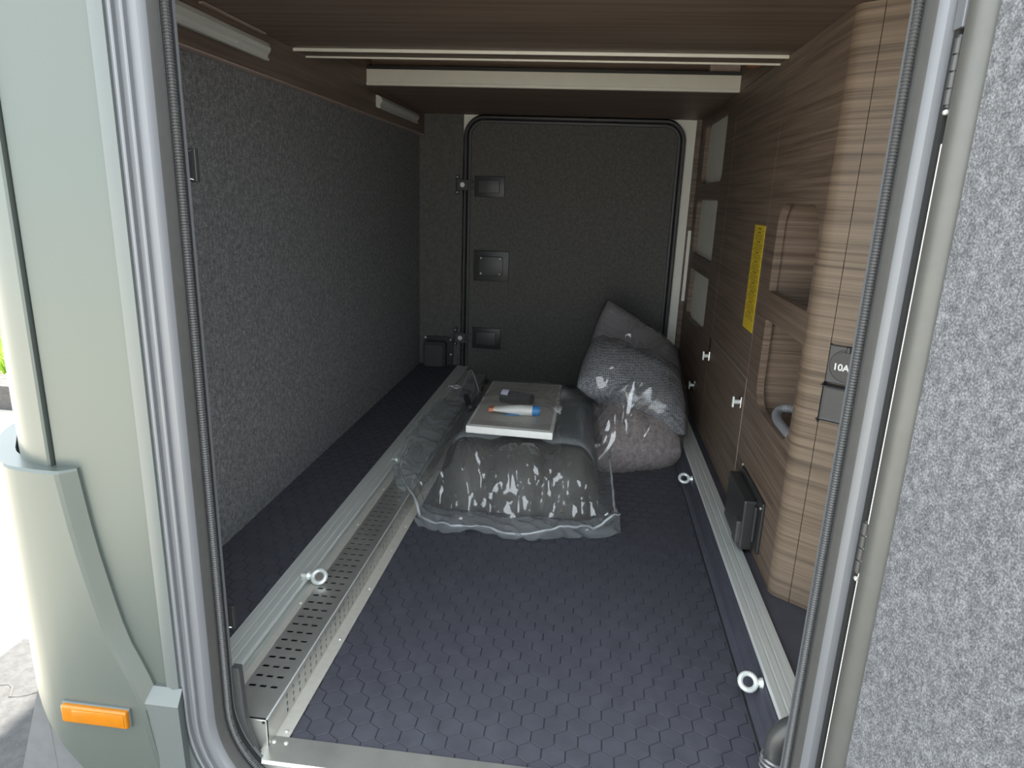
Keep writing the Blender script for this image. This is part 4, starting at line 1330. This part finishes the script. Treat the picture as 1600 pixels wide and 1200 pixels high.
def slv_z(X, Y, T):
    base = ZT + 0.002
    inside = (X > -0.312) & (X < -0.072) & (Y > 0.750) & (Y < 1.236)
    z = base + np.where(inside, 0.0235, 0.003)
    for (px0, px1, py, r, hh) in ((-0.245, -0.148, 0.970, 0.035, 0.046), (-0.262, -0.122, 0.870, 0.030, 0.036)):
        d = np.hypot(np.maximum(np.maximum(px0 - X, X - px1), 0), np.abs(Y - py))
        z = np.maximum(z, base + 0.0225 + hh * np.clip(1 - np.clip(d - 0.012, 0, None) / (r + 0.03), 0, 1))
    z = z + CS.eval(X, Y) + 0.0008 * wave(X, Y, 120, 4)
    return z
X, Y, T = polar(SLV, 70, 320, (-0.19, 0.99), 0, 1, 0.8, 0.004, 3.0)
sv = tag(link('plastic_sleeve', polar_mesh(X, Y, slv_z(X, Y, T)), 'film_fine', None, 35), 'clear plastic sleeve wrapped over the white panel, coupling and tube', 'sleeve')

# --- pillows and the plush bundle
def pillow(c4, T, n=44, pinch=0.055, sag=0.0, wr=0.004, seed=0.0, scale=1.0, sharp=0.0):
    """c4: four 3D corners in order; closed quilt shape with pointed corners"""
    P4 = [Vector(p) for p in c4]
    ctr = sum(P4, Vector()) / 4
    P4 = [ctr + (p - ctr) * scale for p in P4]
    nrm = ((P4[1] - P4[0]).cross(P4[3] - P4[0])).normalized()
    bm = bmesh.new()
    grids = []
    for sgn in (1, -1):
        g = []
        for j in range(n + 1):
            row = []
            for i in range(n + 1):
                u, v = i / n * 2 - 1, j / n * 2 - 1
                uu = u * (1 - pinch * (1 - u * u) * 0 - pinch * (1 - v * v) * abs(u) ** 3)
                vv = v * (1 - pinch * (1 - u * u) * abs(v) ** 3)
                a, b = (uu + 1) / 2, (vv + 1) / 2
                p = P4[0] * (1 - a) * (1 - b) + P4[1] * a * (1 - b) + P4[2] * a * b + P4[3] * (1 - a) * b
                k = max(0.0, (1 - abs(u) ** 3.0) * (1 - abs(v) ** 3.0))
                h = T * k ** 0.55
                w = wr * k ** 0.3 * (noise.noise(p * 12 + Vector((seed, 0, 0))) * 1.2 + noise.noise(p * 28 + Vector((0, seed, 0))) * 0.6)
                e = 1 - max(abs(u), abs(v))
                if sharp:
                    q = p + nrm * sgn * h
                    w += sharp * (max(0, ridged(Vector((q.x, q.y * 0.6, q.z)), 9, seed)) ** 4 + 0.6 * max(0, ridged(q, 20, seed + 3)) ** 3 + 1.0 * (math.asin(math.sin(q.x * 60 + q.z * 30 + 4 * noise.noise(q * 9))) + math.asin(math.sin(q.x * 45 - q.y * 48 - q.z * 55 + 4 * noise.noise(q * 11))) + 3.1)) * k ** 0.3
                else:
                    w += wr * 1.1 * math.exp(-e * 6) * math.sin((u if abs(v) > abs(u) else v) * 30) * k ** 0.5
                if (i in (0, n) or j in (0, n)) and sgn < 0:
                    row.append(grids[0][j][i]); continue
                row.append(bm.verts.new(p + nrm * sgn * (h + w)))
            g.append(row)
        grids.append(g)
    for g in grids:
        for j in range(n):
            for i in range(n):
                bm.faces.new((g[j][i], g[j][i + 1], g[j + 1][i + 1], g[j + 1][i]))
    return bm
LOW = [(0.052, 0.925, 0.050), (0.318, 1.050, 0.045), (0.300, 1.50, 0.070), (0.010, 1.36, 0.075)]
def squash(bm, zmin=0.003, xmax=None):
    for v in bm.verts:
        if v.co.z < zmin: v.co.z = zmin + 0.0005 * noise.noise(v.co * 40)
        if xmax is not None and v.co.x > xmax: v.co.x = xmax + 0.12 * (v.co.x - xmax)
    return bm
tag(link('plush_blanket', squash(pillow(LOW, 0.126, 40, -0.05, 0, 0.006, 1.0), 0.004, 0.312), 'plush', None, 180), 'mauve-grey plush blanket bundle bagged on the floor by the right rail', 'blanket')
tag(link('plastic_bag', squash(pillow(LOW, 0.140, 130, -0.05, 0, 0.006, 1.0, 1.07, 0.016), 0.0025, 0.3135), 'film_crisp', None, 35), 'crinkled clear bag round the mauve plush blanket', 'bag')
FRONT = [(-0.022, 1.150, 0.216), (0.322, 1.065, 0.105), (0.316, 1.310, 0.235), (0.020, 1.370, 0.325)]
BACK = [(0.006, 1.560, 0.230), (0.352, 1.470, 0.105), (0.350, 1.660, 0.255), (0.070, 1.650, 0.432)]
tag(link('scatter_pillow', squash(pillow(FRONT, 0.078, 44, -0.05, 0, 0.005, 4.0), 0.06), 'mesh_cloth', None, 180), 'grey mesh-fabric pillow leaning on the plush bundle in front', 'pillow')
tag(link('scatter_pillow', squash(pillow(BACK, 0.062, 44, -0.05, 0, 0.006, 6.0), 0.06), 'plain_cloth', None, 180), 'plain grey-brown pillow standing behind the mesh-fabric pillow', 'pillow')
tag(link('plastic_bag', pillow(FRONT, 0.084, 90, -0.05, 0, 0.005, 4.0, 1.03, 0.0035), 'film_fine', None, 35), 'clear film bag round the grey mesh-fabric pillow', 'bag')
tag(link('plastic_bag', pillow(BACK, 0.068, 90, -0.05, 0, 0.006, 6.0, 1.03, 0.004), 'film_fine', None, 35), 'clear film bag round the plain grey-brown pillow', 'bag')
